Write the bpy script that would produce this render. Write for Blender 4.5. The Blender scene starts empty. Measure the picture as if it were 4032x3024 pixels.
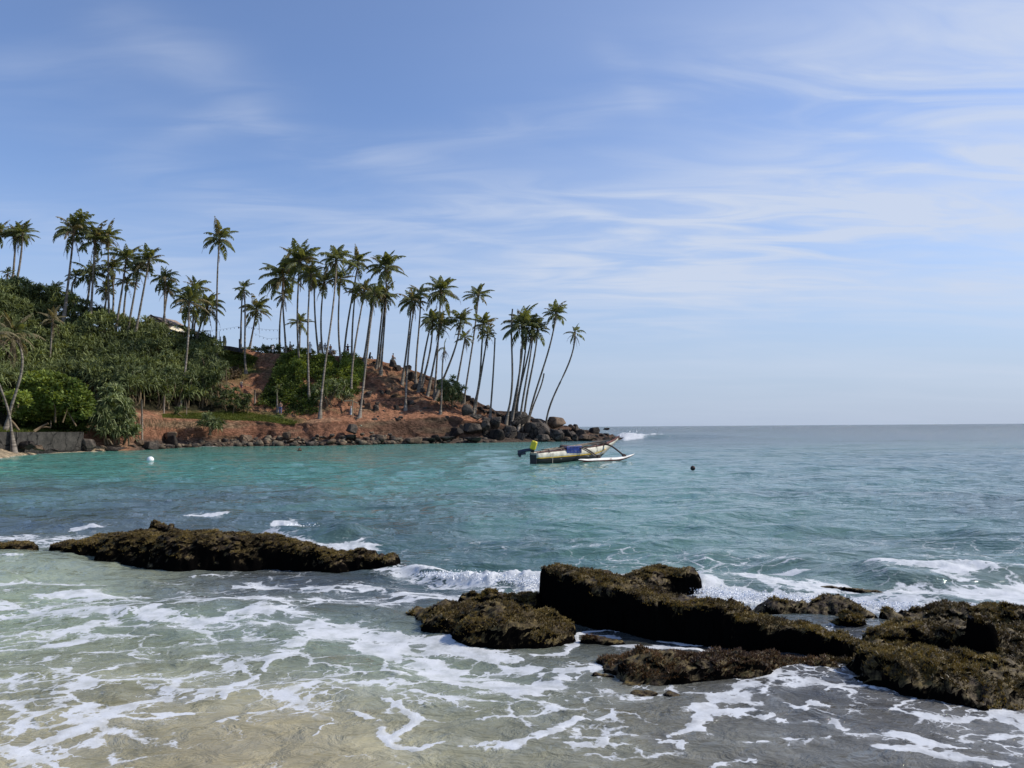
import bpy, bmesh, math, random
import numpy as np
from mathutils import Vector, Matrix, Euler
from mathutils.bvhtree import BVHTree
random.seed(7); rng = np.random.default_rng(7)
S = bpy.context.scene
COL = S.collection
R = math.radians
# ------------------------------------------------------------------ camera
FPX = 3028.0; EYE = np.array([0.0, 0.0, 2.0])
_a = math.atan(170/FPX); _r = -0.00706
_f = np.array([0, math.cos(_a), math.sin(_a)]); _u0 = np.array([0, -math.sin(_a), math.cos(_a)]); _r0 = np.array([1.0, 0, 0])
_rt = _r0*math.cos(_r)+_u0*math.sin(_r); _up = _u0*math.cos(_r)-_r0*math.sin(_r)
cam = bpy.data.cameras.new('camera'); camo = bpy.data.objects.new('camera', cam); COL.objects.link(camo)
cam.sensor_width = 36; cam.lens = FPX/4032*36; cam.clip_start = 0.05; cam.clip_end = 60000
camo.matrix_world = Matrix(((_rt[0], _up[0], -_f[0], EYE[0]), (_rt[1], _up[1], -_f[1], EYE[1]), (_rt[2], _up[2], -_f[2], EYE[2]), (0, 0, 0, 1)))
S.camera = camo
def ray(px, py):
    return _f + _rt*((px-2016)/FPX) - _up*((py-1512)/FPX)
def at(px, py, depth):
    d = ray(px, py); return Vector(EYE + d*(depth/d[1]))
def ground(px, py, z=0.0):
    d = ray(px, py); t = (z-EYE[2])/d[2]; return Vector(EYE+d*t)
def proj(x, y, z=0.0):
    v = np.stack([x-EYE[0], y-EYE[1], np.zeros_like(x)+z-EYE[2]], -1)
    w = v@_f; w = np.where(np.abs(w) < 1e-3, 1e-3, w)
    return 2016+FPX*(v@_rt)/w, 1512-FPX*(v@_up)/w
# ------------------------------------------------------------------ world and sun
SUN_AZ = 82.0; SUN_EL = 40.0      # azimuth clockwise from +Y (the view direction)
S.view_settings.view_transform = 'Standard'; S.view_settings.look = 'None'
S.view_settings.exposure = 0.0; S.view_settings.gamma = 1.0; S.view_settings.use_curve_mapping = False
world = bpy.data.worlds.new('World'); S.world = world; world.use_nodes = True
wn = world.node_tree; wn.nodes.clear()
class NT:
    """tiny helper for writing node trees"""
    def __init__(s, t): s.t = t
    def n(s, ty, **kw):
        nd = s.t.nodes.new(ty)
        for k, v in kw.items():
            if k.startswith('i_'):
                key = k[2:]; key = int(key) if key.isdigit() else key.replace('_', ' ')
                if isinstance(v, bpy.types.NodeSocket): s.t.links.new(v, nd.inputs[key])
                else: nd.inputs[key].default_value = v
            else: setattr(nd, k, v)
        return nd
    def m(s, op, a, b=None, c=None, clamp=False):
        nd = s.t.nodes.new('ShaderNodeMath'); nd.operation = op; nd.use_clamp = clamp
        for i, v in enumerate((a, b, c)):
            if v is None: continue
            if isinstance(v, bpy.types.NodeSocket): s.t.links.new(v, nd.inputs[i])
            else: nd.inputs[i].default_value = v
        return nd.outputs[0]
    def vm(s, op, a, b=None, scale=None):
        nd = s.t.nodes.new('ShaderNodeVectorMath'); nd.operation = op
        for i, v in enumerate((a, b)):
            if v is None: continue
            if isinstance(v, bpy.types.NodeSocket): s.t.links.new(v, nd.inputs[i])
            else: nd.inputs[i].default_value = v
        if scale is not None:
            if isinstance(scale, bpy.types.NodeSocket): s.t.links.new(scale, nd.inputs['Scale'])
            else: nd.inputs['Scale'].default_value = scale
        return nd.outputs['Value'] if op in ('DOT_PRODUCT', 'LENGTH') else nd.outputs[0]
    def mix(s, fac, a, b, blend='MIX'):
        nd = s.t.nodes.new('ShaderNodeMix'); nd.data_type = 'RGBA'; nd.blend_type = blend
        for i, v in ((0, fac), (6, a), (7, b)):
            if isinstance(v, bpy.types.NodeSocket): s.t.links.new(v, nd.inputs[i])
            elif i and len(v) == 3: nd.inputs[i].default_value = (*v, 1)
            else: nd.inputs[i].default_value = v
        return nd.outputs[2]
    def rng(s, v, a, b, c=0.0, d=1.0, smooth=True):
        nd = s.t.nodes.new('ShaderNodeMapRange'); nd.interpolation_type = 'SMOOTHSTEP' if smooth else 'LINEAR'
        s.t.links.new(v, nd.inputs[0])
        for i, q in enumerate((a, b, c, d)):
            if isinstance(q, bpy.types.NodeSocket): s.t.links.new(q, nd.inputs[i+1])
            else: nd.inputs[i+1].default_value = q
        return nd.outputs[0]
    def noise(s, vec, scale, detail=4, rough=0.55, dist=0.0, out=0):
        nd = s.t.nodes.new('ShaderNodeTexNoise'); nd.inputs['Scale'].default_value = scale
        nd.inputs['Detail'].default_value = detail; nd.inputs['Roughness'].default_value = rough; nd.inputs['Distortion'].default_value = dist
        if vec is not None: s.t.links.new(vec, nd.inputs['Vector'])
        return nd.outputs[out]
    def mapv(s, vec, scale=(1, 1, 1), rot=(0, 0, 0), loc=(0, 0, 0)):
        nd = s.t.nodes.new('ShaderNodeMapping'); s.t.links.new(vec, nd.inputs[0])
        nd.inputs['Scale'].default_value = scale; nd.inputs['Rotation'].default_value = rot; nd.inputs['Location'].default_value = loc
        return nd.outputs[0]
    def ln(s, a, b): s.t.links.new(a, b)
w = NT(wn)
sky = w.n('ShaderNodeTexSky', sky_type='NISHITA'); sky.sun_disc = False
sky.sun_elevation = R(SUN_EL); sky.sun_rotation = R(SUN_AZ); sky.air_density = 1.0; sky.dust_density = 0.6; sky.ozone_density = 2.2; sky.altitude = 0
SKYS = 0.14
tc = w.n('ShaderNodeTexCoord').outputs['Generated']
sep = w.n('ShaderNodeSeparateXYZ'); w.ln(tc, sep.inputs[0])
zc = w.m('MAXIMUM', sep.outputs[2], 0.0)
# high thin cloud on a plane far overhead
zz = w.m('ADD', zc, 0.10)
cmb = w.n('ShaderNodeCombineXYZ'); w.ln(w.m('DIVIDE', sep.outputs[0], zz), cmb.inputs[0]); w.ln(w.m('DIVIDE', sep.outputs[1], zz), cmb.inputs[1])
pl = cmb.outputs[0]
wisp = w.noise(w.mapv(pl, (0.55, 1.1, 1), (0, 0, R(-14))), 0.9, 6, 0.5, 0.7)
soft = w.noise(w.mapv(pl, (0.35, 0.9, 1), (0, 0, R(-20)), (3.1, 1.7, 0)), 0.9, 5, 0.5, 0.3)
azr = w.m('ARCTAN2', sep.outputs[0], sep.outputs[1])
right = w.rng(azr, -0.45, 0.75)
cl1 = w.rng(wisp, w.m('SUBTRACT', 0.60, w.m('MULTIPLY', right, 0.20)), w.m('SUBTRACT', 0.92, w.m('MULTIPLY', right, 0.14)))
cl1 = w.m('MULTIPLY', cl1, 0.38)
veil = w.m('MULTIPLY', w.rng(soft, 0.30, 0.75), w.m('ADD', w.m('MULTIPLY', right, 0.42), 0.06))
# particular wisps of the day: direction, extent, tilt, strength
blobs = [(700, 200, 300, 85, 0.25, .16), (150, 290, 420, 80, -0.35, .13), (2250, 440, 560, 60, -0.16, .22), (2480, 320, 130, 50, 0.9, .20),
         (1350, 590, 560, 60, 0.12, .18), (1080, 520, 200, 50, 0.5, .12), (820, 480, 260, 40, -0.5, .10), (3250, 300, 420, 140, 0.25, .35), (2400, 820, 1000, 110, 0.02, .26),
         (800, 740, 420, 90, 0.3, .14), (3500, 820, 900, 150, -0.12, .36), (4000, 150, 420, 520, 0.2, .30), (2700, 900, 1500, 260, -0.1, .20), (3600, 500, 900, 260, -0.25, .10), (1900, 1000, 1100, 130, 0.05, .22), (3300, 1150, 1300, 130, 0.0, .20), (500, 1000, 500, 55, 0.25, .22)]
acc = None
gritn = w.noise(w.mapv(pl, (1.4, 4.2, 1), (0, 0, R(-12)), (7, 2, 0)), 1.3, 6, 0.52, 1.0)
for (bx, by, sx, sy, tilt, st) in blobs:
    d0 = ray(bx, by); d0 = d0/np.linalg.norm(d0)
    ex = np.cross(d0, [0, 0, 1.0]); ex /= np.linalg.norm(ex); ey = np.cross(ex, d0)
    e1 = ex*math.cos(tilt)-ey*math.sin(tilt); e2 = ex*math.sin(tilt)+ey*math.cos(tilt)
    p = w.m('DIVIDE', w.vm('DOT_PRODUCT', tc, tuple(e1)), sx/FPX); q = w.m('DIVIDE', w.vm('DOT_PRODUCT', tc, tuple(e2)), sy/FPX)
    r2 = w.m('ADD', w.m('MULTIPLY', p, p), w.m('MULTIPLY', q, q))
    g = w.m('MULTIPLY', w.m('EXPONENT', w.m('MULTIPLY', r2, -0.9)), st)
    g = w.m('MULTIPLY', g, w.m('GREATER_THAN', w.vm('DOT_PRODUCT', tc, tuple(d0)), 0.0))
    acc = g if acc is None else w.m('ADD', acc, g)
blob = w.m('MULTIPLY', acc, w.rng(gritn, 0.28, 0.78, 0.12, 1.5))
cloud = w.m('ADD', w.m('ADD', cl1, veil), blob)
cloud = w.m('MINIMUM', w.m('MULTIPLY', cloud, w.rng(zc, 0.0, 0.10, 0.25, 1.0)), 0.85)
hz = w.rng(zc, 0.0, 0.33, 1.0, 0.0)
tint = w.mix(1.0, sky.outputs[0], (0.93, 0.99, 1.18), 'MULTIPLY')
HAZEC = (3.0, 3.7, 5.0); CLOUDC = (4.5, 5.0, 6.0)
c0 = w.mix(w.m('MULTIPLY', hz, 0.86), tint, HAZEC)
c1 = w.mix(cloud, c0, CLOUDC)
bg = w.n('ShaderNodeBackground', i_Strength=SKYS); w.ln(c1, bg.inputs[0])
wo = w.n('ShaderNodeOutputWorld'); w.ln(bg.outputs[0], wo.inputs[0])
sl = bpy.data.lights.new('sun', 'SUN'); sl.energy = 4.4; sl.angle = R(0.55); sl.color = (1.0, 0.93, 0.82)
so = bpy.data.objects.new('sun', sl); COL.objects.link(so)
_az, _el = R(SUN_AZ), R(SUN_EL)
SUND = Vector((math.sin(_az)*math.cos(_el), math.cos(_az)*math.cos(_el), math.sin(_el)))
so.rotation_euler = SUND.to_track_quat('Z', 'Y').to_euler(); so.location = SUND*200
# ------------------------------------------------------------------ helpers
def tag(o, label=None, cat=None, group=None, kind=None):
    if label: o['label'] = label
    if cat: o['category'] = cat
    if group: o['group'] = group
    if kind: o['kind'] = kind
    return o
def link(name, data, parent=None):
    o = bpy.data.objects.new(name, data); COL.objects.link(o)
    if parent is not None: o.parent = parent
    return o
def empty(name, loc=(0, 0, 0), rz=0.0):
    o = bpy.data.objects.new(name, None); COL.objects.link(o); o.location = loc; o.rotation_euler = (0, 0, rz)
    o.empty_display_size = 0.2; return o
class MB:
    """collects geometry for one mesh, with a shade value per vertex"""
    def __init__(s): s.v = []; s.f = []; s.c = []
    def add(s, v, f, c=0.5):
        b = len(s.v); s.v += [tuple(p) for p in v]; s.f += [tuple(i+b for i in q) for q in f]
        s.c += ([c]*len(v) if not hasattr(c, '__len__') else list(c)); return s
    def box(s, c, d, rot=None, sh=0.5):
        x, y, z = [q/2 for q in d]; c = Vector(c)
        v = [Vector((i*x, j*y, k*z)) for k in (-1, 1) for j in (-1, 1) for i in (-1, 1)]
        if rot is not None: v = [rot@p for p in v]
        return s.add([p+c for p in v], [(0, 2, 3, 1), (4, 5, 7, 6), (0, 1, 5, 4), (2, 6, 7, 3), (0, 4, 6, 2), (1, 3, 7, 5)], sh)
    def tube(s, pts, rad, n=8, cap=True, sh=0.5):
        pts = [Vector(p) for p in pts]; k = len(pts)
        if not hasattr(rad, '__len__'): rad = [rad]*k
        vs = []; fs = []
        for i, p in enumerate(pts):
            t = (pts[min(i+1, k-1)]-pts[max(i-1, 0)]).normalized()
            a = Vector((0, 0, 1)) if abs(t.z) < 0.9 else Vector((0, 1, 0))
            x = t.cross(a).normalized(); y = t.cross(x)
            for j in range(n):
                an = 2*math.pi*j/n; vs.append(p+(x*math.cos(an)+y*math.sin(an))*rad[i])
        for i in range(k-1):
            for j in range(n): fs.append((i*n+j, i*n+(j+1) % n, (i+1)*n+(j+1) % n, (i+1)*n+j))
        if cap: fs.append(tuple(range(n))); fs.append(tuple(range((k-1)*n, k*n))[::-1])
        return s.add(vs, fs, sh)
    def ball(s, c, r, n=10, m=7, sh=0.5):
        if not hasattr(r, '__len__'): r = (r, r, r)
        vs = [(c[0], c[1], c[2]+r[2])]; fs = []
        for i in range(1, m):
            th = math.pi*i/m
            for j in range(n):
                ph = 2*math.pi*j/n; vs.append((c[0]+r[0]*math.sin(th)*math.cos(ph), c[1]+r[1]*math.sin(th)*math.sin(ph), c[2]+r[2]*math.cos(th)))
        vs.append((c[0], c[1], c[2]-r[2])); L = len(vs)-1
        for j in range(n): fs.append((0, 1+j, 1+(j+1) % n)); fs.append((L, L-n+(j+1) % n, L-n+j))
        for i in range(m-2):
            for j in range(n):
                a = 1+i*n+j; b = 1+i*n+(j+1) % n; fs.append((a, a+n, b+n, b))
        return s.add(vs, fs, sh)
    def mesh(s, name, mat, smooth=False):
        me = bpy.data.meshes.new(name); me.from_pydata(s.v, [], s.f); me.materials.append(mat)
        if smooth: me.polygons.foreach_set('use_smooth', [True]*len(me.polygons))
        at_ = me.attributes.new('shade', 'FLOAT', 'POINT'); at_.data.foreach_set('value', np.array(s.c, dtype=np.float32)); me.update(); return me
    def build(s, name, mat, parent=None, smooth=False):
        return link(name, s.mesh(name, mat, smooth), parent)
# numpy value noise
def _hash(ix, iy, seed):
    n = (ix.astype(np.int64)*374761393 + iy.astype(np.int64)*668265263 + seed*1442695041) & 0xffffffff
    n = ((n ^ (n >> 13))*1274126177) & 0xffffffff
    n = ((n ^ (n >> 16))*2246822519) & 0xffffffff
    return ((n ^ (n >> 15)) & 0xffffff)/float(0xffffff)
def vnoise(x, y, seed=0):
    x = np.asarray(x, float); y = np.asarray(y, float)
    ix = np.floor(x); iy = np.floor(y); fx = x-ix; fy = y-iy
    u = fx*fx*fx*(fx*(fx*6-15)+10); v = fy*fy*fy*(fy*(fy*6-15)+10)
    a = _hash(ix, iy, seed); b = _hash(ix+1, iy, seed); c = _hash(ix, iy+1, seed); d = _hash(ix+1, iy+1, seed)
    return (a+(b-a)*u+(c-a)*v+(a-b-c+d)*u*v)*2-1
def fbm(x, y, o=4, seed=0, g=0.5):
    t = 0; a = 1; s = 0
    for i in range(o):
        t = t+a*vnoise(x, y, seed+i*17); s += a; a *= g; x = x*2.03+11.3; y = y*2.03+5.7
    return t/s
def sstep(a, b, x):
    t = np.clip((x-a)/(b-a), 0, 1); return t*t*(3-2*t)
def npmesh(name, V, F, mat, attrs=(), smooth=True):
    me = bpy.data.meshes.new(name); F = np.ascontiguousarray(F, dtype=np.int32); k = F.shape[1]
    me.vertices.add(len(V)); me.vertices.foreach_set('co', np.asarray(V, np.float32).ravel())
    me.loops.add(F.size); me.loops.foreach_set('vertex_index', F.ravel())
    me.polygons.add(len(F)); me.polygons.foreach_set('loop_start', np.arange(0, F.size, k, dtype=np.int32))
    me.polygons.foreach_set('loop_total', np.full(len(F), k, np.int32))
    me.polygons.foreach_set('use_smooth', np.full(len(F), smooth))
    for nm, ty, dat in attrs:
        a = me.attributes.new(nm, ty, 'POINT')
        a.data.foreach_set('color' if ty == 'FLOAT_COLOR' else 'value', np.asarray(dat, np.float32).ravel())
    me.materials.append(mat); me.update(calc_edges=True); return me
# ------------------------------------------------------------------ materials
def newmat(name):
    m = bpy.data.materials.new(name); m.use_nodes = True; m.node_tree.nodes.clear(); t = NT(m.node_tree)
    b = t.n('ShaderNodeBsdfPrincipled'); o = t.n('ShaderNodeOutputMaterial'); t.ln(b.outputs[0], o.inputs[0]); return m, t, b, o
def plain(name, c, rough=0.7, var=0.25, scale=3.0, bump=0.0, bscale=20, metal=0.0, spec=0.3):
    m, t, b, o = newmat(name)
    p = t.n('ShaderNodeTexCoord').outputs['Object']; n = t.noise(p, scale, 5)
    k = t.rng(n, 0.3, 0.7, 1-var, 1+var)
    t.ln(t.mix(1.0, (*c, 1), t.n('ShaderNodeCombineColor', i_0=k, i_1=k, i_2=k).outputs[0], 'MULTIPLY'), b.inputs['Base Color'])
    b.inputs['Roughness'].default_value = rough; b.inputs['Metallic'].default_value = metal; b.inputs['Specular IOR Level'].default_value = spec
    if bump:
        bp = t.n('ShaderNodeBump', i_Strength=bump, i_Distance=0.02); t.ln(t.noise(p, bscale, 6), bp.inputs['Height']); t.ln(bp.outputs[0], b.inputs['Normal'])
    return m
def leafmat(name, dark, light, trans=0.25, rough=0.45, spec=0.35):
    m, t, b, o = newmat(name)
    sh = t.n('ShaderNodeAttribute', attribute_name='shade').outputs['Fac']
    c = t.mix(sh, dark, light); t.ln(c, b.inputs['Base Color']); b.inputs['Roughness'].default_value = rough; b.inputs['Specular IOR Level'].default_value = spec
    tr = t.n('ShaderNodeBsdfTranslucent'); t.ln(t.mix(1.0, c, (1.5, 1.35, 0.5), 'MULTIPLY'), tr.inputs[0])
    mx = t.n('ShaderNodeMixShader', i_0=trans); t.ln(b.outputs[0], mx.inputs[1]); t.ln(tr.outputs[0], mx.inputs[2]); t.ln(mx.outputs[0], o.inputs[0]); return m
M = {}
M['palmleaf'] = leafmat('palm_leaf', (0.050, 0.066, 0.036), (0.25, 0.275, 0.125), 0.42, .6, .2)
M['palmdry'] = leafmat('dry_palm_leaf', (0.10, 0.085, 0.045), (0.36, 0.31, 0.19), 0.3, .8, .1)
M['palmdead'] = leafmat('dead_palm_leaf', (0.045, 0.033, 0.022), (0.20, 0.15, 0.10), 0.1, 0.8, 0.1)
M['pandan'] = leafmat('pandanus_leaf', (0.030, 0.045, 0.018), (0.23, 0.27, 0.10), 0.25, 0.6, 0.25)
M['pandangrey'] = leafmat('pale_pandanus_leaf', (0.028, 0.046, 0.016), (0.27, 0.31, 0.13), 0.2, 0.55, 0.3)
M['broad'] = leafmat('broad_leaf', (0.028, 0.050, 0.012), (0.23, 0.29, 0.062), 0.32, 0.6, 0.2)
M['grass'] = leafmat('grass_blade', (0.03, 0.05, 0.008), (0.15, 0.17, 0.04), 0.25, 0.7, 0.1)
M['dry'] = leafmat('dry_stem', (0.05, 0.035, 0.02), (0.24, 0.18, 0.11), 0.05, 0.9, 0.1)
def trunkmat():
    m, t, b, o = newmat('palm_bark'); p = t.n('ShaderNodeNewGeometry').outputs['Position']
    ring = t.noise(t.mapv(p, (0.6, 0.6, 7)), 1.2, 3); big = t.noise(p, 0.9, 4)
    c = t.mix(t.rng(ring, 0.35, 0.65), (0.10, 0.085, 0.07), (0.27, 0.235, 0.195)); c = t.mix(t.rng(big, 0.4, 0.7, 0, 0.6), c, (0.10, 0.085, 0.055))
    t.ln(c, b.inputs['Base Color']); b.inputs['Roughness'].default_value = 0.85; b.inputs['Specular IOR Level'].default_value = 0.15
    bp = t.n('ShaderNodeBump', i_Strength=0.6, i_Distance=0.03); t.ln(ring, bp.inputs['Height']); t.ln(bp.outputs[0], b.inputs['Normal']); return m
M['bark'] = trunkmat()
def rockmat(name, dark, mid, light, scale=1.0, wet=0.0):
    m, t, b, o = newmat(name); p = t.n('ShaderNodeNewGeometry').outputs['Position']
    n1 = t.noise(p, 0.9*scale, 6, 0.6); n2 = t.noise(p, 6*scale, 6, 0.65); vo = t.n('ShaderNodeTexVoronoi', feature='DISTANCE_TO_EDGE'); vo.inputs['Scale'].default_value = 0.42*scale
    t.ln(t.vm('ADD', p, t.vm('SCALE', t.noise(p, 1.5*scale, 4, out=1), None, 0.9)), vo.inputs['Vector'])
    c = t.mix(t.rng(n1, 0.35, 0.65), dark, mid); c = t.mix(t.rng(n2, 0.5, 0.72, 0, 0.8), c, light)
    crack = t.rng(vo.outputs[0], 0.0, 0.035); c = t.mix(crack, tuple(q*0.25 for q in dark), c)
    z = t.n('ShaderNodeSeparateXYZ'); t.ln(p, z.inputs[0]); lowz = t.rng(t.m('ADD', z.outputs[2], t.m('MULTIPLY', n2, 0.6)), 0.35, 0.75, 0.3, 1.0)
    c = t.mix(lowz, tuple(q*0.35 for q in dark), c)
    t.ln(c, b.inputs['Base Color']); b.inputs['Roughness'].default_value = 0.8; b.inputs['Specular IOR Level'].default_value = 0.2
    bp = t.n('ShaderNodeBump', i_Strength=0.8, i_Distance=0.12/scale); t.ln(t.m('ADD', n2, t.m('MULTIPLY', crack, 0.7)), bp.inputs['Height']); t.ln(bp.outputs[0], b.inputs['Normal']); return m
M['granite'] = rockmat('dark_granite', (0.035, 0.030, 0.026), (0.10, 0.082, 0.066), (0.21, 0.17, 0.13))
M['tanrock'] = rockmat('tan_granite', (0.08, 0.055, 0.038), (0.19, 0.13, 0.085), (0.28, 0.20, 0.13))
M['stone'] = rockmat('shore_stone', (0.06, 0.05, 0.038), (0.20, 0.155, 0.105), (0.36, 0.29, 0.20), 1.6)
M['blackrock'] = rockmat('black_rock', (0.015, 0.013, 0.012), (0.04, 0.032, 0.026), (0.08, 0.06, 0.045))
# ------------------------------------------------------------------ terrain of the headland
def tab(rows):
    a = np.array(rows, float); return lambda x: np.interp(x, a[:, 0], a[:, 1])
DW = tab([(-2500, 22), (-900, 38), (-300, 50), (0, 56), (150, 66), (300, 71), (520, 76), (700, 85), (1000, 90), (1300, 90), (1600, 96), (1900, 100), (2150, 106), (2350, 109), (2470, 117), (2540, 124)])
def lay(rows):
    a = np.array(rows, float); return (lambda x: np.interp(x, a[:, 0], a[:, 1])), (lambda x: np.interp(x, a[:, 0], a[:, 2]))
LAY = [
 lay([(-900, 1770, 8), (0, 1763, 6), (150, 1764, 3), (300, 1766, 2), (520, 1745, 2), (700, 1738, 2), (1300, 1735, 2.5), (1600, 1730, 3), (1900, 1722, 3), (2150, 1720, 3), (2350, 1728, 2), (2470, 1732, 1), (2540, 1735, 1)]),
 lay([(-900, 1700, 9), (0, 1702, 6.6), (150, 1702, 3.6), (300, 1702, 2.6), (400, 1685, 2.8), (520, 1645, 2.6), (700, 1648, 2.6), (850, 1655, 3), (1000, 1658, 3), (1150, 1670, 4), (1300, 1658, 4.4), (1450, 1657, 4.6), (1600, 1650, 4.4), (1750, 1640, 4.4), (1900, 1665, 4), (2050, 1680, 4.5), (2150, 1690, 5), (2350, 1716, 4), (2470, 1730, 2), (2540, 1736, 2)]),
 lay([(-900, 1670, 18), (0, 1685, 13), (300, 1680, 11), (400, 1640, 10), (520, 1608, 9), (700, 1612, 8), (850, 1618, 7.5), (1000, 1628, 7), (1150, 1637, 7), (1300, 1632, 8), (1450, 1605, 9), (1600, 1602, 9), (1750, 1602, 9), (1850, 1622, 9), (1950, 1640, 8), (2050, 1652, 7), (2150, 1680, 7), (2350, 1712, 5), (2470, 1729, 3), (2540, 1737, 3)]),
 lay([(-900, 1400, 40), (0, 1450, 30), (300, 1455, 24), (520, 1455, 20), (700, 1475, 15), (850, 1505, 14), (1000, 1505, 15.5), (1150, 1520, 15), (1300, 1505, 16), (1450, 1505, 16), (1600, 1532, 14), (1750, 1560, 13), (1850, 1590, 11), (1950, 1626, 9.5), (2050, 1640, 8), (2150, 1672, 8), (2350, 1708, 6), (2470, 1728, 4), (2540, 1738, 4)]),
 lay([(-900, 1120, 62), (0, 1185, 44), (150, 1215, 40), (300, 1262, 35), (520, 1318, 31), (700, 1350, 28), (800, 1362, 27), (900, 1366, 25), (960, 1376, 24), (1030, 1386, 23), (1150, 1393, 22), (1300, 1398, 22), (1400, 1402, 22), (1500, 1418, 21), (1560, 1434, 20), (1650, 1464, 18), (1750, 1503, 16), (1800, 1530, 14.5), (1850, 1562, 13.5), (1900, 1592, 11.5), (1950, 1616, 11), (2050, 1624, 10), (2150, 1660, 9), (2350, 1702, 7), (2470, 1726, 5), (2540, 1739, 5)]),
]
def terrain():
    pxs = np.concatenate([np.arange(-2500, -60, 60), np.arange(-60, 2541, 6)])
    # keyframes down each column: world points
    K = []
    D = DW(pxs)
    def wp(py, dep):
        x = []; 
        for a, b, c in zip(pxs, py, dep): x.append(at(a, b, c))
        return np.array(x)
    def onz(z, dep):
        p = wp(np.full(len(pxs), 1700.0), dep); p[:, 2] = z; return p
    K.append(onz(-1.2, D-5)); K.append(onz(0.05, D))
    for fy, fd in LAY: K.append(wp(fy(pxs), D+fd(pxs)))
    fy, fd = LAY[-1]; b = wp(fy(pxs), D+fd(pxs)); ch = b[:, 2].copy()
    b2 = onz(0, D+fd(pxs)+9); b2[:, 2] = ch-0.5; K.append(b2)
    b3 = onz(0, D+fd(pxs)+30); b3[:, 2] = np.minimum(ch*0.4, 5); b4 = onz(-2, D+fd(pxs)+60); K.append(b3); K.append(b4)
    nseg = [3, 8, 22, 16, 46, 46, 12, 8, 6]
    rows = []; vv = []; seg = []
    for i, n in enumerate(nseg):
        for j in range(n):
            t = j/n; rows.append(K[i]*(1-t)+K[i+1]*t); seg.append(i+t)
    rows.append(K[-1]); seg.append(len(nseg))
    P = np.array(rows); seg = np.array(seg)           # rows x cols x 3
    # smooth along depth a little, keep the bank lip crisp
    for _ in range(2):
        Q = P.copy(); Q[1:-1] = P[1:-1]*0.5+(P[:-2]+P[2:])*0.25
        keep = (np.abs(seg-3) < 0.12)[:, None, None]; P = np.where(keep, P, Q)
    X, Y, Z = P[..., 0], P[..., 1], P[..., 2]; sg = np.repeat(seg[:, None], P.shape[1], 1)
    slope = sstep(3.2, 4.0, sg)*(1-sstep(5.7, 6.2, sg)); bank = sstep(2.0, 2.3, sg)*(1-sstep(2.85, 3.05, sg))
    pxg = np.repeat(pxs[None], P.shape[0], 0)
    # erosion: wandering ledges and gullies on the slope
    wx = X+2.0*fbm(X*0.15, Y*0.15, 3, 3); ph = Z*1.5+2.6*fbm(X*0.22, Z*0.35, 4, 9)+1.0*fbm(X*0.9, Z*0.9, 3, 19)
    ledge = (np.abs(((ph*0.5) % 1)-0.5)*2)
    bump = 0.55*fbm(X*0.28, Y*0.28, 4, 21)+0.32*fbm(X*1.1, Y*1.3+Z, 4, 31)
    red = sstep(860, 940, pxg)
    Z = Z+slope*(red*(0.30*(ledge-0.5))+bump*0.75)
    Y = Y-slope*red*0.35*(ledge-0.5)
    butt = fbm(X*0.35+0.2*Z, Z*0.35, 4, 41)+0.5*fbm(X*1.3, Z*0.9, 4, 44); Y = Y+bank*butt*0.62
    flat = 1-sstep(3.0, 3.2, np.abs(sg-3.5)+2.7)
    Z = Z+0.10*fbm(X*1.3, Y*1.3, 4, 51)*(sg > 1.2)
    V = np.stack([X, Y, Z], -1).reshape(-1, 3); n, m = X.shape
    idx = np.arange(n*m).reshape(n, m); F = np.stack([idx[:-1, :-1], idx[:-1, 1:], idx[1:, 1:], idx[1:, :-1]], -1).reshape(-1, 4)
    # what covers the ground
    py = np.zeros_like(X); qx, qy = proj(X, Y, Z)
    nz = fbm(X*0.4, Y*0.4, 4, 61); nz2 = fbm(X*1.5, Z*1.5+Y, 4, 63)
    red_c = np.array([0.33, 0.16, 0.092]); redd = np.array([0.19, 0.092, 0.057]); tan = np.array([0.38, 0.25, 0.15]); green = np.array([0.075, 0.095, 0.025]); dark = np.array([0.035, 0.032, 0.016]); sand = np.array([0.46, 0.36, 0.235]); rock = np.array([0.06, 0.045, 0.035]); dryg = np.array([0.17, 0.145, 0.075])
    C = np.ones(X.shape+(3,))*red_c
    def lerp(C, col, w): return C*(1-w[..., None])+col*w[..., None]
    C = lerp(C, redd, np.clip(0.42+0.75*nz2+0.3*nz, 0, 1)*0.9*slope)
    C = lerp(C, dryg, sstep(0.1, 0.4, fbm(X*0.5+9, Y*0.5+Z, 4, 83))*slope*0.55); C = lerp(C, tan, sstep(0.1, 0.5, nz+0.4*nz2)*0.45); C = lerp(C, np.array([0.07, 0.05, 0.04]), slope*sstep(0.05, 0.35, fbm(X*0.7, Z*1.6, 5, 91))*sstep(1390, 1450, pxg)*0.75)
    C = lerp(C, redd*1.15, bank*np.clip(0.68+0.5*butt, 0, 1))  # bank earth coloured darker to stand for the shade it lies in
    C = lerp(C, tan*0.7, bank*sstep(0.4, 0.9, fbm(X*0.3, Z*1.2, 3, 71)+0.35))
    C = lerp(C, dryg*0.8, sstep(0.0, 0.3, fbm(X*0.5, Y*0.5, 4, 77)+0.05)*slope*sstep(1000, 860, pxg)*0.9)
    gr = sstep(2.98, 3.05, sg)*(1-sstep(3.9, 4.2, sg))*sstep(1240, 1130, pxg)*sstep(560, 820, pxg)
    C = lerp(C, green, np.clip(gr*sstep(-0.35, 0.1, nz+0.3), 0, 1))
    # grassy shoulder below the crest, left of the path
    gs = sstep(1010, 950, qx-(qy-1400)*0.6)*sstep(4.9, 5.3, sg)*(1-sstep(5.86, 5.93, sg)); C = lerp(C, green*0.9, gs*sstep(-0.3, 0.1, nz+0.12))
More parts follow.
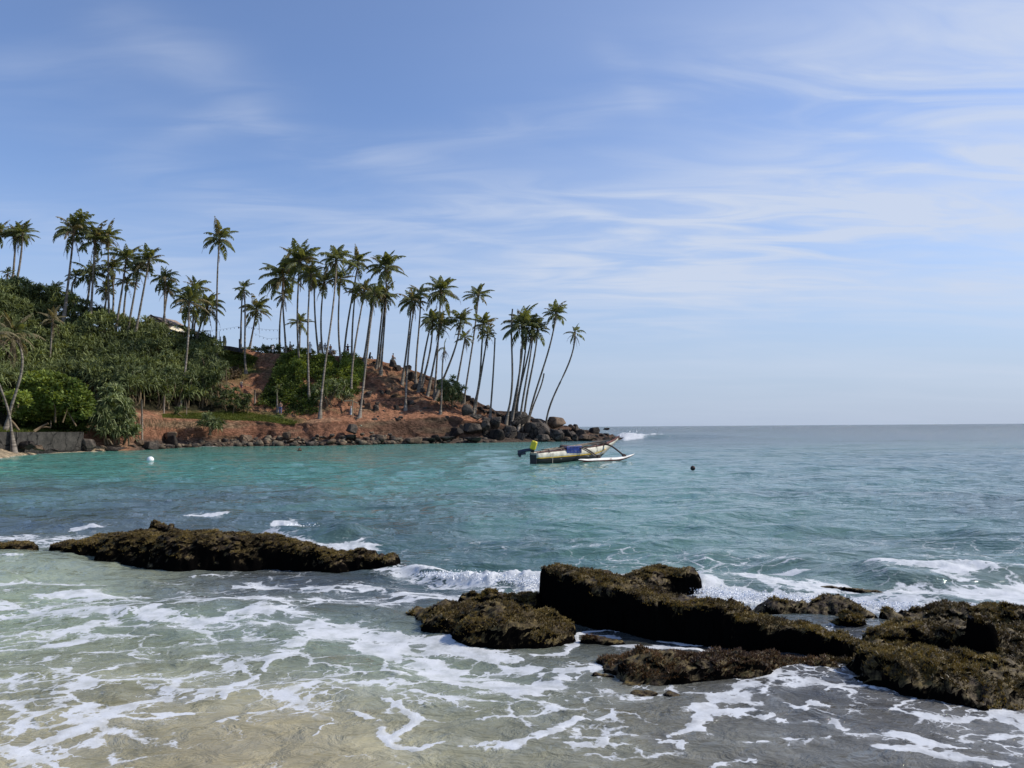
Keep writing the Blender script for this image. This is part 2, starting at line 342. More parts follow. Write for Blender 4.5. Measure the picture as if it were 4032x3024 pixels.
    th = sstep(900, 840, qx)*sstep(3.6, 4.0, sg); C = lerp(C, dark, th*(1-sstep(5.86, 5.92, sg)*sstep(780, 800, qx)))
    lg = sstep(420, 300, qx)*sstep(3.0, 3.1, sg); C = lerp(C, green*0.8, lg*(1-th))
    rk = sstep(1580, 1800, qx+60*nz+0.0*sg)*sstep(4.6, 5.6, sg); C = lerp(C, rock, rk*0.85)
    rk2 = sstep(1880, 1990, qx+50*nz)*0.75; C = lerp(C, rock, rk2)
    rk3 = sstep(1380, 1560, qx)*bank*0.7; C = lerp(C, rock, rk3)
    low = (1-sstep(2.0, 2.25, sg)); C = lerp(C, rock*1.6, low*sstep(480, 560, pxg))
    sd = sstep(520, 380, pxg)*(1-sstep(2.0, 2.02, sg)); C = lerp(C, sand, sd)
    C = np.clip(C, 0.005, 0.9); CC = np.concatenate([C, np.ones(X.shape+(1,))], -1)
    mt, t, b, o = newmat('headland_ground'); p = t.n('ShaderNodeNewGeometry').outputs['Position']
    col = t.n('ShaderNodeAttribute', attribute_name='cover').outputs['Color']
    n1 = t.noise(p, 1.3, 8, 0.65); n2 = t.noise(t.mapv(p, (1, 1, 2.4)), 2.6, 8, 0.7)
    k = t.rng(n1, 0.25, 0.75, 0.55, 1.4); c = t.mix(1.0, col, t.n('ShaderNodeCombineColor', i_0=k, i_1=k, i_2=k).outputs[0], 'MULTIPLY')
    k2 = t.rng(n2, 0.35, 0.65, 0.6, 1.3); c = t.mix(1.0, c, t.n('ShaderNodeCombineColor', i_0=k2, i_1=k2, i_2=k2).outputs[0], 'MULTIPLY')
    t.ln(c, b.inputs['Base Color']); b.inputs['Roughness'].default_value = 0.95; b.inputs['Specular IOR Level'].default_value = 0.1
    bp = t.n('ShaderNodeBump', i_Strength=1.0, i_Distance=0.45); t.ln(n2, bp.inputs['Height']); t.ln(bp.outputs[0], b.inputs['Normal'])
    me = npmesh('headland', V, F, mt, [('cover', 'FLOAT_COLOR', CC)])
    o = link('headland', me); tag(o, 'red earth headland hill running out into the sea', None, kind='structure')
    return V, F
TV, TF = terrain()
BVH = BVHTree.FromPolygons([tuple(v) for v in TV], [tuple(f) for f in TF])
def hit(px, py, default=110.0):
    d = Vector(ray(px, py)).normalized(); r = BVH.ray_cast(Vector(EYE), d, 400)
    return r[0] if r[0] is not None else at(px, py, default)
def drop(p):
    r = BVH.ray_cast(Vector((p[0], p[1], 80)), Vector((0, 0, -1)), 120)
    return r[0] if r[0] is not None else Vector((p[0], p[1], 0))
def onground(px, depth):
    p = at(px, 1600, depth); return drop(p)
# seabed and the beach the viewer stands on
def seabed():
    xs = np.concatenate([-np.geomspace(20000, 12, 26), np.linspace(-11, 11, 60), np.geomspace(12, 20000, 26)])
    ys = np.concatenate([-np.geomspace(3000, 6, 14), np.linspace(-5, 12, 50), np.geomspace(13, 20000, 30)])
    X, Y = np.meshgrid(xs, ys); Z = np.where(Y < 4, 0.30-(Y+1)*0.13, -0.35-(Y-4)*0.055); Z = np.clip(Z, -9, 1.6)+0.03*fbm(X*0.8, Y*0.8, 3, 5)*(np.abs(X) < 12)
    n, m = X.shape; idx = np.arange(n*m).reshape(n, m); F = np.stack([idx[:-1, :-1], idx[:-1, 1:], idx[1:, 1:], idx[1:, :-1]], -1).reshape(-1, 4)
    mt, t, b, o = newmat('beach_sand'); p = t.n('ShaderNodeNewGeometry').outputs['Position']
    t.ln(t.mix(t.noise(p, 3, 6), (0.30, 0.23, 0.15), (0.45, 0.36, 0.25)), b.inputs['Base Color']); b.inputs['Roughness'].default_value = 0.9
    o = link('beach', npmesh('beach', np.stack([X, Y, Z], -1).reshape(-1, 3), F, mt)); tag(o, 'pale sand beach sloping under the water', kind='structure')
seabed()
# ------------------------------------------------------------------ sea
def seg_dist(X, Y, pts):
    best = np.full(X.shape, 1e9, np.float32); par = np.zeros(X.shape, np.float32); n = len(pts)-1
    for i in range(n):
        ax, ay = pts[i][0], pts[i][1]; bx, by = pts[i+1][0], pts[i+1][1]; dx, dy = bx-ax, by-ay; L = dx*dx+dy*dy+1e-9
        t = np.clip(((X-ax)*dx+(Y-ay)*dy)/L, 0, 1); d = np.hypot(X-ax-t*dx, Y-ay-t*dy); mk = d < best
        best = np.where(mk, d, best); par = np.where(mk, i+t, par)
    return best, par
K22 = 4032/2212
# foam strokes: points in photograph pixels / K22 as they lie on the water, half width in metres, strength
STROKES = [
 ([(160, 1572), (250, 1542), (330, 1505), (430, 1488), (500, 1475), (560, 1455), (600, 1425), (640, 1392), (690, 1362)], 0.14, 0.95),
 ([(690, 1362), (780, 1382), (860, 1412), (960, 1440), (1060, 1472), (1130, 1482), (1200, 1465), (1260, 1445), (1330, 1440)], 0.20, 0.95),
 ([(660, 1345), (760, 1360), (850, 1372), (950, 1392), (1050, 1408), (1140, 1418)], 0.22, 0.95),
 ([(840, 1400), (930, 1420), (1040, 1440), (1160, 1440)], 0.16, 0.8),
 ([(0, 1382), (90, 1376), (180, 1358), (260, 1330), (330, 1322), (420, 1344), (480, 1345), (560, 1318), (640, 1330), (700, 1345)], 0.20, 0.85),
 ([(0, 1402), (100, 1395), (160, 1385)], 0.2, 0.7), ([(230, 1345), (330, 1352), (440, 1358), (520, 1350)], 0.14, 0.7),
 ([(0, 1330), (80, 1325), (160, 1322), (220, 1330)], 0.35, 0.55), ([(270, 1320), (310, 1300), (380, 1296)], 0.10, 0.9),
 ([(500, 1340), (600, 1345), (700, 1350)], 0.16, 0.7), ([(0, 1300), (60, 1305)], 0.3, 0.4),
 ([(500, 1492), (600, 1480), (740, 1480), (850, 1472), (880, 1462)], 0.08, 0.95), ([(850, 1472), (870, 1452), (830, 1448)], 0.07, 0.8),
 ([(0, 1640), (60, 1610), (110, 1585), (180, 1580)], 0.10, 0.9), ([(0, 1625), (100, 1632), (200, 1608)], 0.07, 0.8),
 ([(280, 1530), (330, 1545), (400, 1545)], 0.05, 0.8), ([(480, 1560), (560, 1540), (660, 1524), (720, 1500)], 0.05, 0.85),
 ([(790, 1545), (840, 1590), (900, 1600), (1000, 1606), (1060, 1590), (1130, 1585), (1220, 1560), (1330, 1548)], 0.07, 0.9),
 ([(850, 1515), (905, 1545), (890, 1585), (850, 1600)], 0.06, 0.9), ([(700, 1555), (740, 1580), (700, 1600)], 0.05, 0.8),
 ([(1180, 1590), (1300, 1585), (1400, 1590)], 0.05, 0.6), ([(980, 1520), (1020, 1530), (960, 1510)], 0.05, 0.7),
 ([(1180, 1412), (1220, 1398), (1255, 1375), (1290, 1352), (1320, 1350), (1400, 1362), (1500, 1385), (1580, 1400)], 0.035, 1.4),
 ([(1260, 1372), (1330, 1366)], 0.03, 1.4), ([(1340, 1382), (1430, 1388), (1500, 1402), (1600, 1415), (1700, 1430), (1730, 1440)], 0.05, 1.4),
 ([(1340, 1452), (1300, 1470), (1240, 1475)], 0.05, 0.7), ([(1430, 1575), (1500, 1552), (1550, 1528), (1600, 1532), (1640, 1545)], 0.06, 1.0),
 ([(1300, 1580), (1400, 1590), (1480, 1600)], 0.07, 0.7), ([(1700, 1525), (1760, 1520), (1800, 1535)], 0.03, 0.9), ([(1650, 1500), (1700, 1520), (1740, 1530)], 0.04, 0.9),
 ([(1850, 1480), (1900, 1498), (1960, 1505)], 0.03, 1.0), ([(1750, 1500), (1810, 1488)], 0.03, 0.9), ([(1620, 1545), (1700, 1560), (1790, 1560), (1820, 1580)], 0.05, 0.8),
 ([(1850, 1600), (1950, 1610), (2050, 1625), (2212, 1640)], 0.08, 0.75), ([(1900, 1630), (2050, 1645), (2180, 1655)], 0.06, 0.8), ([(2000, 1580), (2100, 1600), (2212, 1590)], 0.05, 0.7),
 ([(1600, 1600), (1700, 1608), (1760, 1600)], 0.04, 0.7), ([(1560, 1640), (1650, 1645)], 0.05, 0.7),
 # breakers
 ([(925, 1222), (950, 1218), (985, 1220)], 0.14, 1.4), ([(1062, 1240), (1090, 1248), (1150, 1252), (1190, 1248)], 0.26, 1.6), ([(1180, 1220), (1300, 1216), (1400, 1215)], 0.16, 0.8),
 ([(1490, 1262), (1560, 1275), (1640, 1285), (1720, 1282)], 0.40, 1.2), ([(1600, 1240), (1680, 1255), (1760, 1262)], 0.20, 0.75),
 ([(1700, 1285), (1830, 1290), (1960, 1305), (2080, 1318), (2212, 1322), (2400, 1330)], 0.40, 1.1), ([(1850, 1262), (1950, 1268), (2100, 1272), (2300, 1270)], 0.30, 0.7),
 ([(1950, 1225), (2080, 1235), (2212, 1225), (2400, 1230)], 0.35, 0.7), ([(1600, 1222), (1720, 1218)], 0.12, 0.5), ([(2100, 1290), (2250, 1292)], 0.3, 0.9),
 ([(612, 1120), (650, 1132), (710, 1130)], 0.22, 1.0), ([(690, 1165), (770, 1168)], 0.25, 0.8), ([(410, 1112), (470, 1108)], 0.15, 0.9), ([(300, 1150), (420, 1145), (500, 1150)], 0.3, 0.5),
 ([(510, 1148), (600, 1156), (650, 1165)], 0.2, 0.6), ([(170, 1130), (215, 1128)], 0.1, 0.8), ([(0, 1150), (80, 1165), (150, 1150)], 0.6, 0.35),
 ([(560, 1250), (650, 1256), (760, 1262)], 0.25, 0.6), ([(450, 1300), (640, 1305), (760, 1290), (900, 1280)], 0.22, 0.5), ([(850, 1300), (960, 1290), (1050, 1285)], 0.15, 0.5),
 ([(0, 1240), (100, 1250), (200, 1250)], 0.25, 0.4), ([(90, 1280), (180, 1276), (280, 1280)], 0.15, 0.6), ([(420, 1226), (540, 1222)], 0.04, 0.9), ([(0, 1208), (40, 1206)], 0.04, 1.0),
 ([(800, 1200), (900, 1230), (1000, 1250), (1060, 1262)], 0.2, 0.4), ([(1030, 1290), (1090, 1262)], 0.1, 0.6), ([(1210, 1326), (1240, 1335)], 0.03, 1.0),
]
# colour of the water body (what light comes back out of it), anchors in photograph pixels
ANCH = [
 (0, 1830, .045, .190, .165), (500, 1790, .040, .165, .145), (600, 1860, .035, .170, .160), (1100, 1800, .045, .165, .150), (1400, 1870, .040, .160, .155), (1900, 1800, .06, .17, .165), (2300, 1850, .05, .15, .150), (2900, 1800, .045, .115, .130), (3700, 1800, .035, .090, .110),
 (2800, 1720, .02, .055, .075), (3700, 1700, .018, .045, .065), (3300, 1900, .045, .115, .125), (4000, 1950, .04, .095, .11),
 (100, 1950, .055, .125, .135), (600, 1980, .05, .085, .11), (1100, 2000, .05, .115, .125), (1700, 2000, .05, .135, .135), (2400, 2000, .05, .135, .135), (3200, 2050, .045, .11, .115), (3900, 2080, .04, .10, .11),
 (100, 2080, .05, .075, .095), (700, 2050, .045, .065, .085), (1300, 2080, .03, .07, .08), (1900, 2120, .045, .11, .115), (2600, 2150, .05, .12, .12), (3400, 2180, .05, .10, .105),
 (150, 2300, .17, .22, .17), (50, 2450, .20, .24, .175), (500, 2250, .13, .16, .14), (900, 2320, .05, .058, .075), (1300, 2300, .035, .040, .055), (1700, 2330, .022, .030, .042), (1600, 2420, .05, .07, .08), (700, 2420, .15, .19, .145), (1200, 2450, .10, .14, .12),
 (300, 2600, .21, .21, .135), (900, 2600, .19, .20, .14), (1500, 2600, .17, .21, .165), (2000, 2650, .14, .17, .14), (2300, 2620, .04, .05, .06), (2700, 2480, .01, .012, .016), (2300, 2450, .015, .02, .025), (3000, 2620, .015, .018, .024), (3300, 2500, .03, .035, .045), (3600, 2540, .05, .06, .08),
 (500, 2850, .25, .215, .135), (1200, 2900, .26, .22, .145), (1800, 2850, .23, .21, .145), (2300, 2800, .13, .13, .105), (2700, 2850, .07, .075, .075), (3200, 2800, .045, .048, .056), (3700, 2850, .04, .043, .052), (4000, 2950, .07, .075, .08), (3000, 2990, .11, .11, .10), (2400, 2990, .20, .18, .135), (3600, 2990, .10, .10, .095),
 (3700, 2330, .06, .10, .10), (2900, 2300, .06, .11, .11), (1000, 3000, .30, .24, .155), (2050, 2250, .03, .09, .09), (1900, 2260, .02, .045, .055)]
def sea():
    drops = np.concatenate([np.arange(2350, 300, -3.1), np.arange(300, 40, -1.6), np.geomspace(40, 1.3, 62), [0.6, 0.3]])
    dist = 6056/drops
    pxc = np.concatenate([-np.geomspace(60000, 900, 16), np.arange(-640, 4700, 6.3), 4032+np.geomspace(760, 60000, 16)])
    X = dist[:, None]*(pxc[None]-2016)/FPX; Y = np.repeat(dist[:, None], len(pxc), 1)
    px, py = proj(X, Y, 0.0); dd = Y
    res = dd*dd/6056*np.where(dd > 20, 1.6, 3.1)+0.01   # row spacing
    rx = dd*6.3/FPX+0.01
    calm = sstep(5, 11, dd)
    h = np.zeros_like(X)
    wxx = X+0.8*fbm(X*0.2, Y*0.2, 3, 101); wyy = Y+0.9*fbm(X*0.25, Y*0.25, 3, 102)
    for lam, amp, an, sd in [(19, .10, 8, 1), (11, .055, -12, 2), (6.5, .045, 14, 3), (4.1, .034, -6, 4), (2.7, .024, 22, 5), (1.7, .018, -20, 6), (1.1, .012, 5, 7), (0.7, .008, -30, 8), (0.45, .005, 20, 9)]:
        k = 1/lam; c, s_ = math.cos(R(an)), math.sin(R(an)); u = (wxx*c+wyy*s_)*k*0.42; v = (-wxx*s_+wyy*c)*k
        q = 0.55-np.abs(fbm(u*1.6, v*1.6, 2, 110+sd))*2.4
        fade = sstep(2.2, 5.0, lam/res)*(0.25+0.75*calm if lam > 1.2 else 0.55+0.45*calm)
        h += amp*q*fade*(0.7 if lam > 8 else 1.9)
    h *= 0.35+0.65*np.where(px < 2600, sstep(0, 9, DW(px)-dd), 1)
    # swells about to break over the rocks
    def hump(pts, wid, height, skew=0.6):
        w_ = [ground(a*K22, b*K22) for a, b in pts]; d, par = seg_dist(X+0.15*fbm(X*1.2, Y*1.2, 2, 7), Y, w_)
        yl = np.interp(X, [p.x for p in w_], [p.y for p in w_]); side = Y-yl
        wd = np.where(side < 0, wid*skew, wid); ends = np.clip(np.minimum(par, len(pts)-1-par)*2.2, 0, 1)
        return height*np.exp(-(side/wd)**2)*np.exp(-(np.maximum(d-np.abs(side)*1.02, 0)/0.5)**2)*(0.25+0.75*ends)
    H = [([(870, 1212), (960, 1232), (1060, 1245), (1180, 1246), (1280, 1235)], 0.5, 0.19), ([(1450, 1255), (1600, 1262), (1750, 1270), (1950, 1285), (2212, 1295), (2400, 1300)], 0.8, 0.16),
         ([(560, 1142), (640, 1150), (720, 1150), (780, 1156)], 0.9, 0.26), ([(330, 1130), (420, 1134), (520, 1136)], 0.9, 0.16), ([(1850, 1232), (2000, 1240), (2212, 1232), (2400, 1225)], 0.9, 0.2),
         ([(250, 1325), (330, 1318), (420, 1322), (520, 1312), (620, 1322)], 0.5, 0.05), ([(1280, 947), (1360, 947), (1440, 945), (1600, 944)], 5, 0.65), ([(1340, 932), (1500, 931), (1700, 931)], 14, 0.45)]
    for pts, wi, he in H: h += hump(pts, wi, he)
    # foam
    fx = X+0.20*fbm(X*1.6, Y*1.6, 5, 201, .6)+0.05*dd/10*fbm(X*5, Y*5, 3, 203); fyy = Y+0.30*fbm(X*1.7, Y*1.7, 5, 202, .6)
    foam = np.zeros_like(X)
    for pts, wid, st in STROKES:
        w_ = [ground(a*K22, b*K22) for a, b in pts]; dm_ = sum(p.y for p in w_)/len(w_); wid *= .72 if dm_ < 8.8 else 1.0; st = st if st > 1 else (st*.93 if dm_ < 8.8 else min(1.3, st*1.25))
        x0, x1 = min(p.x for p in w_)-3*wid-.5, max(p.x for p in w_)+3*wid+.5; y0, y1 = min(p.y for p in w_)-3*wid-.5, max(p.y for p in w_)+3*wid+.5
        mk = (X > x0) & (X < x1) & (Y > y0) & (Y < y1)
        if not mk.any(): continue
        wid2 = wid*np.maximum(.15, 1+(1.1*fbm(X[mk]*1.5, Y[mk]*1.5, 4, 207)))
        d, _ = seg_dist(fx[mk], fyy[mk], w_); val = st*(np.exp(-(d/(wid2*1.05))**2)+0.30*np.exp(-(d/(wid*3.2))**2))
        foam[mk] = np.maximum(foam[mk], val)
    # loose background lace inshore
    bgd = 0.50*sstep(-0.75, 0.45, fbm(X*0.55, Y*0.8, 4, 211))*sstep(19, 10, dd)*(1+.32*sstep(7.6, 5.6, dd))
    foam = np.maximum(foam, bgd*0.9)
    # wash along the headland
    dsh = DW(px); e = dsh-dd; shore = (px > -400)&(px < 2560)
    wash = np.where(shore, np.exp(-(np.maximum(e, 0)/0.9)**2)*(e > -3)*(0.45+0.6*fbm(X*0.4, Y*0.4, 3, 221)), 0); foam = np.maximum(foam, np.clip(wash, 0, 1)*0.95)
    # surf breaking off the point
    fb, par = seg_dist(px+20*fbm(px*0.02, py*0.05, 3, 5), (py+4*fbm(px*0.03, py*0.1, 3, 6))*4, [(2462, 1724*4), (2520, 1721*4), (2640, 1717*4)])
    far = np.exp(-(fb/(34-par*11))**2)*1.5; foam = np.where(dd > 80, np.maximum(foam, far), foam)
    # thick foam is lumpy
    lum = np.clip(foam-0.75, 0, 1)*sstep(9.0, 10.5, dd)*sstep(60, 30, dd); h += lum*(0.09*np.abs(fbm(X*6, Y*6, 4, 231))+0.07*fbm(X*2.2, Y*2.2, 3, 233))
    h += np.clip(foam-0.3, 0, 1)*sstep(9, 7, dd)*0.006
    spr = np.clip(np.minimum(foam, 1.4)-0.5, 0, 1)*(dd > 80)*(dd < 200); h += spr*0.35*(1+fbm(X*0.7, Y*0.3, 3, 240))
    # body colour
    wsum = np.full(X.shape, 1e-9); C = np.zeros(X.shape+(3,)); qx = px+90*fbm(X*0.5, Y*0.35, 3, 251)*np.clip(1.2-dd/80, .2, 1); qy = py+28*fbm(X*0.6, Y*0.4, 3, 252)*np.clip(1.1-dd/40, 0.06, 1)
    yk = 1.0/(22+0.14*np.clip(qy-1690, 0, 2000))
    for ax, ay, r_, g_, b_ in ANCH:
        sy_ = 20+0.13*max(ay-1690, 0); q = np.exp(-np.minimum(((qx-ax)/330)**2+((qy-ay)/sy_)**2, 60)*0.8)+1e-7/(1+((qx-ax)/600)**2+((qy-ay)/100)**2); wsum += q; C += q[..., None]*np.array([r_, g_, b_])
    C /= wsum[..., None]
    # weed and reef patches
    wd = sstep(0.1, 0.5, fbm(X*0.45, Y*0.3, 4, 261)+0.12)*sstep(10, 16, dd)*sstep(34, 24, dd)*0.45; C = C*(1-wd[..., None])+np.array([.025, .04, .05])*wd[..., None]
    rf = sstep(0.15, 0.5, fbm(X*1.2, Y*1.2, 5, 263))*sstep(2100, 2500, px)*sstep(9, 7, dd)*0.6; C = C*(1-rf[..., None])+np.array([.025, .025, .028])*rf[..., None]
    mot = 1+0.34*fbm(X*1.3+.6*Y, Y*2.2, 5, 265)*sstep(16, 8, dd)[...]; C = C*mot[..., None]
    gm = sstep(0.05, 0.45, fbm(X*0.12, Y*0.1, 4, 270))*sstep(38, 55, dd)*0.38; C = C*(1-gm[..., None])+np.array([.03, .095, .075])*gm[..., None]
    sandy = sstep(2250, 2450, py)*sstep(0.06, 0.16, C[..., 0]); C = C*np.array([1.62, 1.48, 1.25]); C = C*(1-sandy[..., None]*np.array([0.24, 0.15, 0.14]))
    gy = C.mean(-1, keepdims=True); C = C*0.84+gy*0.16*np.array([.9, 1.05, 1.05]); C = C*1.0
    CC = np.concatenate([np.clip(C, 0.002, 1), np.ones(X.shape+(1,))], -1)
    Z = h; V = np.stack([X, Y, Z], -1).reshape(-1, 3); n, m = X.shape
    idx = np.arange(n*m).reshape(n, m); F = np.stack([idx[:-1, :-1], idx[:-1, 1:], idx[1:, 1:], idx[1:, :-1]], -1).reshape(-1, 4)
    # material
    mt, t, b, o = newmat('sea_water'); p = t.n('ShaderNodeNewGeometry').outputs['Position']
    col = t.n('ShaderNodeAttribute', attribute_name='body').outputs['Color']; fo = t.n('ShaderNodeAttribute', attribute_name='foam').outputs['Fac']
    dn = t.vm('LENGTH', p)
    t.ln(col, b.inputs['Base Color']); b.inputs['IOR'].default_value = 1.333; b.inputs['Specular IOR Level'].default_value = 0.5
    t.ln(t.rng(dn, 6, 120, 0.035, 0.12), b.inputs['Roughness'])
    pf = t.mapv(p, (0.55, 1.0, 1.0), (0, 0, R(8)))
    n1 = t.noise(pf, 2.1, 4, 0.55, 0.5); n2 = t.noise(t.mapv(p, (0.6, 1, 1), (0, 0, R(-18))), 5.5, 5, 0.6, 0.8); n3 = t.noise(t.mapv(p, (0.4, 1, 1), (0, 0, R(4))), 0.32, 5, 0.6, 0.4)
    rid = t.m('MULTIPLY', n1, 2.2)
    wv = t.m('ADD', t.m('MULTIPLY', rid, t.rng(dn, 6, 16, 0.26, 0.44)), t.m('MULTIPLY', n2, t.rng(dn, 5, 16, 0.36, 0.10)))
    wv = t.m('ADD', wv, t.m('MULTIPLY', n3, t.rng(dn, 20, 60, 0.0, 1.9)))
    bp = t.n('ShaderNodeBump', i_Strength=1.0); t.ln(wv, bp.inputs['Height']); t.ln(t.m('ADD', t.rng(dn, 6, 120, 0.18, 0.45), t.rng(dn, 80, 600, 0, 2.2)), bp.inputs['Distance'])
    t.ln(bp.outputs[0], b.inputs['Normal'])
    # lace
    wr = t.vm('SCALE', t.vm('SUBTRACT', t.noise(p, 1.6, 5, 0.6, out=1), (0.5, 0.5, 0.5)), None, 0.75)
    pw = t.vm('ADD', t.mapv(p, (0.8, 1.15, 0.0)), wr)
    v1 = t.n('ShaderNodeTexVoronoi', feature='DISTANCE_TO_EDGE', i_Scale=1.9); t.ln(pw, v1.inputs['Vector'])
    v2 = t.n('ShaderNodeTexVoronoi', feature='DISTANCE_TO_EDGE', i_Scale=5.2); t.ln(pw, v2.inputs['Vector'])
    e = t.m('MINIMUM', v1.outputs[0], t.m('ADD', t.m('MULTIPLY', v2.outputs[0], 0.9), 0.040))
    brk = t.rng(t.noise(p, 2.3, 4, 0.6), 0.35, 0.65, -0.05, 0.10); fine = t.m('MULTIPLY', t.m('SUBTRACT', t.noise(p, 9, 7, 0.8), 0.5), 0.15)
    thr = t.m('ADD', t.m('SUBTRACT', t.m('MULTIPLY', t.m('POWER', fo, 1.6), t.rng(dn, 8.5, 10.5, 0.175, 0.33)), 0.018), t.m('ADD', t.m('MULTIPLY', brk, t.m('MINIMUM', fo, 0.8)), fine))
    mask = t.rng(t.m('SUBTRACT', thr, e), 0.0, t.rng(dn, 6, 14, 0.045, 0.09))
    mask = t.m('MULTIPLY', mask, t.rng(fo, 0.02, 0.12))
    thin = t.m('MULTIPLY', t.rng(fo, 0.25, 1.0, 0.0, 0.22), t.rng(t.noise(p, 3.2, 5, 0.7), 0.35, 0.7))    # milky water round the foam
    mask = t.m('MAXIMUM', t.m('MULTIPLY', mask, t.rng(t.noise(p, 5.0, 5, 0.65), 0.3, 0.62, 0.55, 1.0)), thin)
    fm = t.n('ShaderNodeBsdfPrincipled'); fm.inputs['Base Color'].default_value = (0.60, 0.62, 0.64, 1); fm.inputs['Roughness'].default_value = 0.7; fm.inputs['Specular IOR Level'].default_value = 0.3
    fbp = t.n('ShaderNodeBump', i_Strength=0.22, i_Distance=0.03); t.ln(t.noise(p, 26, 5, 0.7), fbp.inputs['Height']); t.ln(fbp.outputs[0], fm.inputs['Normal'])
    mx = t.n('ShaderNodeMixShader'); t.ln(mask, mx.inputs[0]); t.ln(b.outputs[0], mx.inputs[1]); t.ln(fm.outputs[0], mx.inputs[2]); t.ln(mx.outputs[0], o.inputs[0])
    ob = link('sea', npmesh('sea', V, F, mt, [('body', 'FLOAT_COLOR', CC), ('foam', 'FLOAT', foam)])); tag(ob, 'sea with turquoise shallows, small waves and white foam', kind='structure')
sea()
# ------------------------------------------------------------------ weed-covered reef rocks in the foreground
def mossrock():
    m, t, b, o = newmat('weedy_rock'); p = t.n('ShaderNodeNewGeometry').outputs['Position']
    n1 = t.noise(p, 2.2, 6, 0.65); n2 = t.noise(p, 13, 6, 0.7); n3 = t.noise(p, 45, 5, 0.7)
    c = t.mix(t.rng(n1, 0.38, 0.62), (0.024, 0.013, 0.008), (0.062, 0.042, 0.012)); c = t.mix(t.rng(n2, 0.42, 0.7, 0, 0.9), c, (0.19, 0.135, 0.036)); c = t.mix(t.rng(n3, 0.5, 0.75, 0, 0.7), c, (0.008, 0.006, 0.004))
    z = t.n('ShaderNodeSeparateXYZ'); t.ln(p, z.inputs[0])
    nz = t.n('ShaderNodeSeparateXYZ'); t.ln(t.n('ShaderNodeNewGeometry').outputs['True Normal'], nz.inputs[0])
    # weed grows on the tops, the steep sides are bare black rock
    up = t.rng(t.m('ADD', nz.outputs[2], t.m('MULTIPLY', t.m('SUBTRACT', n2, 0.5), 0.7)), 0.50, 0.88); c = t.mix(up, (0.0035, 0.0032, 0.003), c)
    t.ln(c, b.inputs['Base Color']); t.ln(t.m('MULTIPLY', up, 0.3), b.inputs['Specular IOR Level']); t.ln(t.rng(n2, 0.3, 0.7, 0.75, 0.5), b.inputs['Roughness'])
    bp = t.n('ShaderNodeBump', i_Strength=1.0, i_Distance=0.02); t.ln(t.m('ADD', n2, t.m('MULTIPLY', n3, 0.5)), bp.inputs['Height']); t.ln(bp.outputs[0], b.inputs['Normal']); return m
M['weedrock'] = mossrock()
M['weed'] = leafmat('seaweed_tuft', (0.022, 0.012, 0.004), (0.36, 0.255, 0.06), 0.12, 0.5, 0.4)
M['weedred'] = leafmat('red_seaweed_tuft', (0.028, 0.012, 0.006), (0.21, 0.115, 0.045), 0.12, 0.5, 0.4)
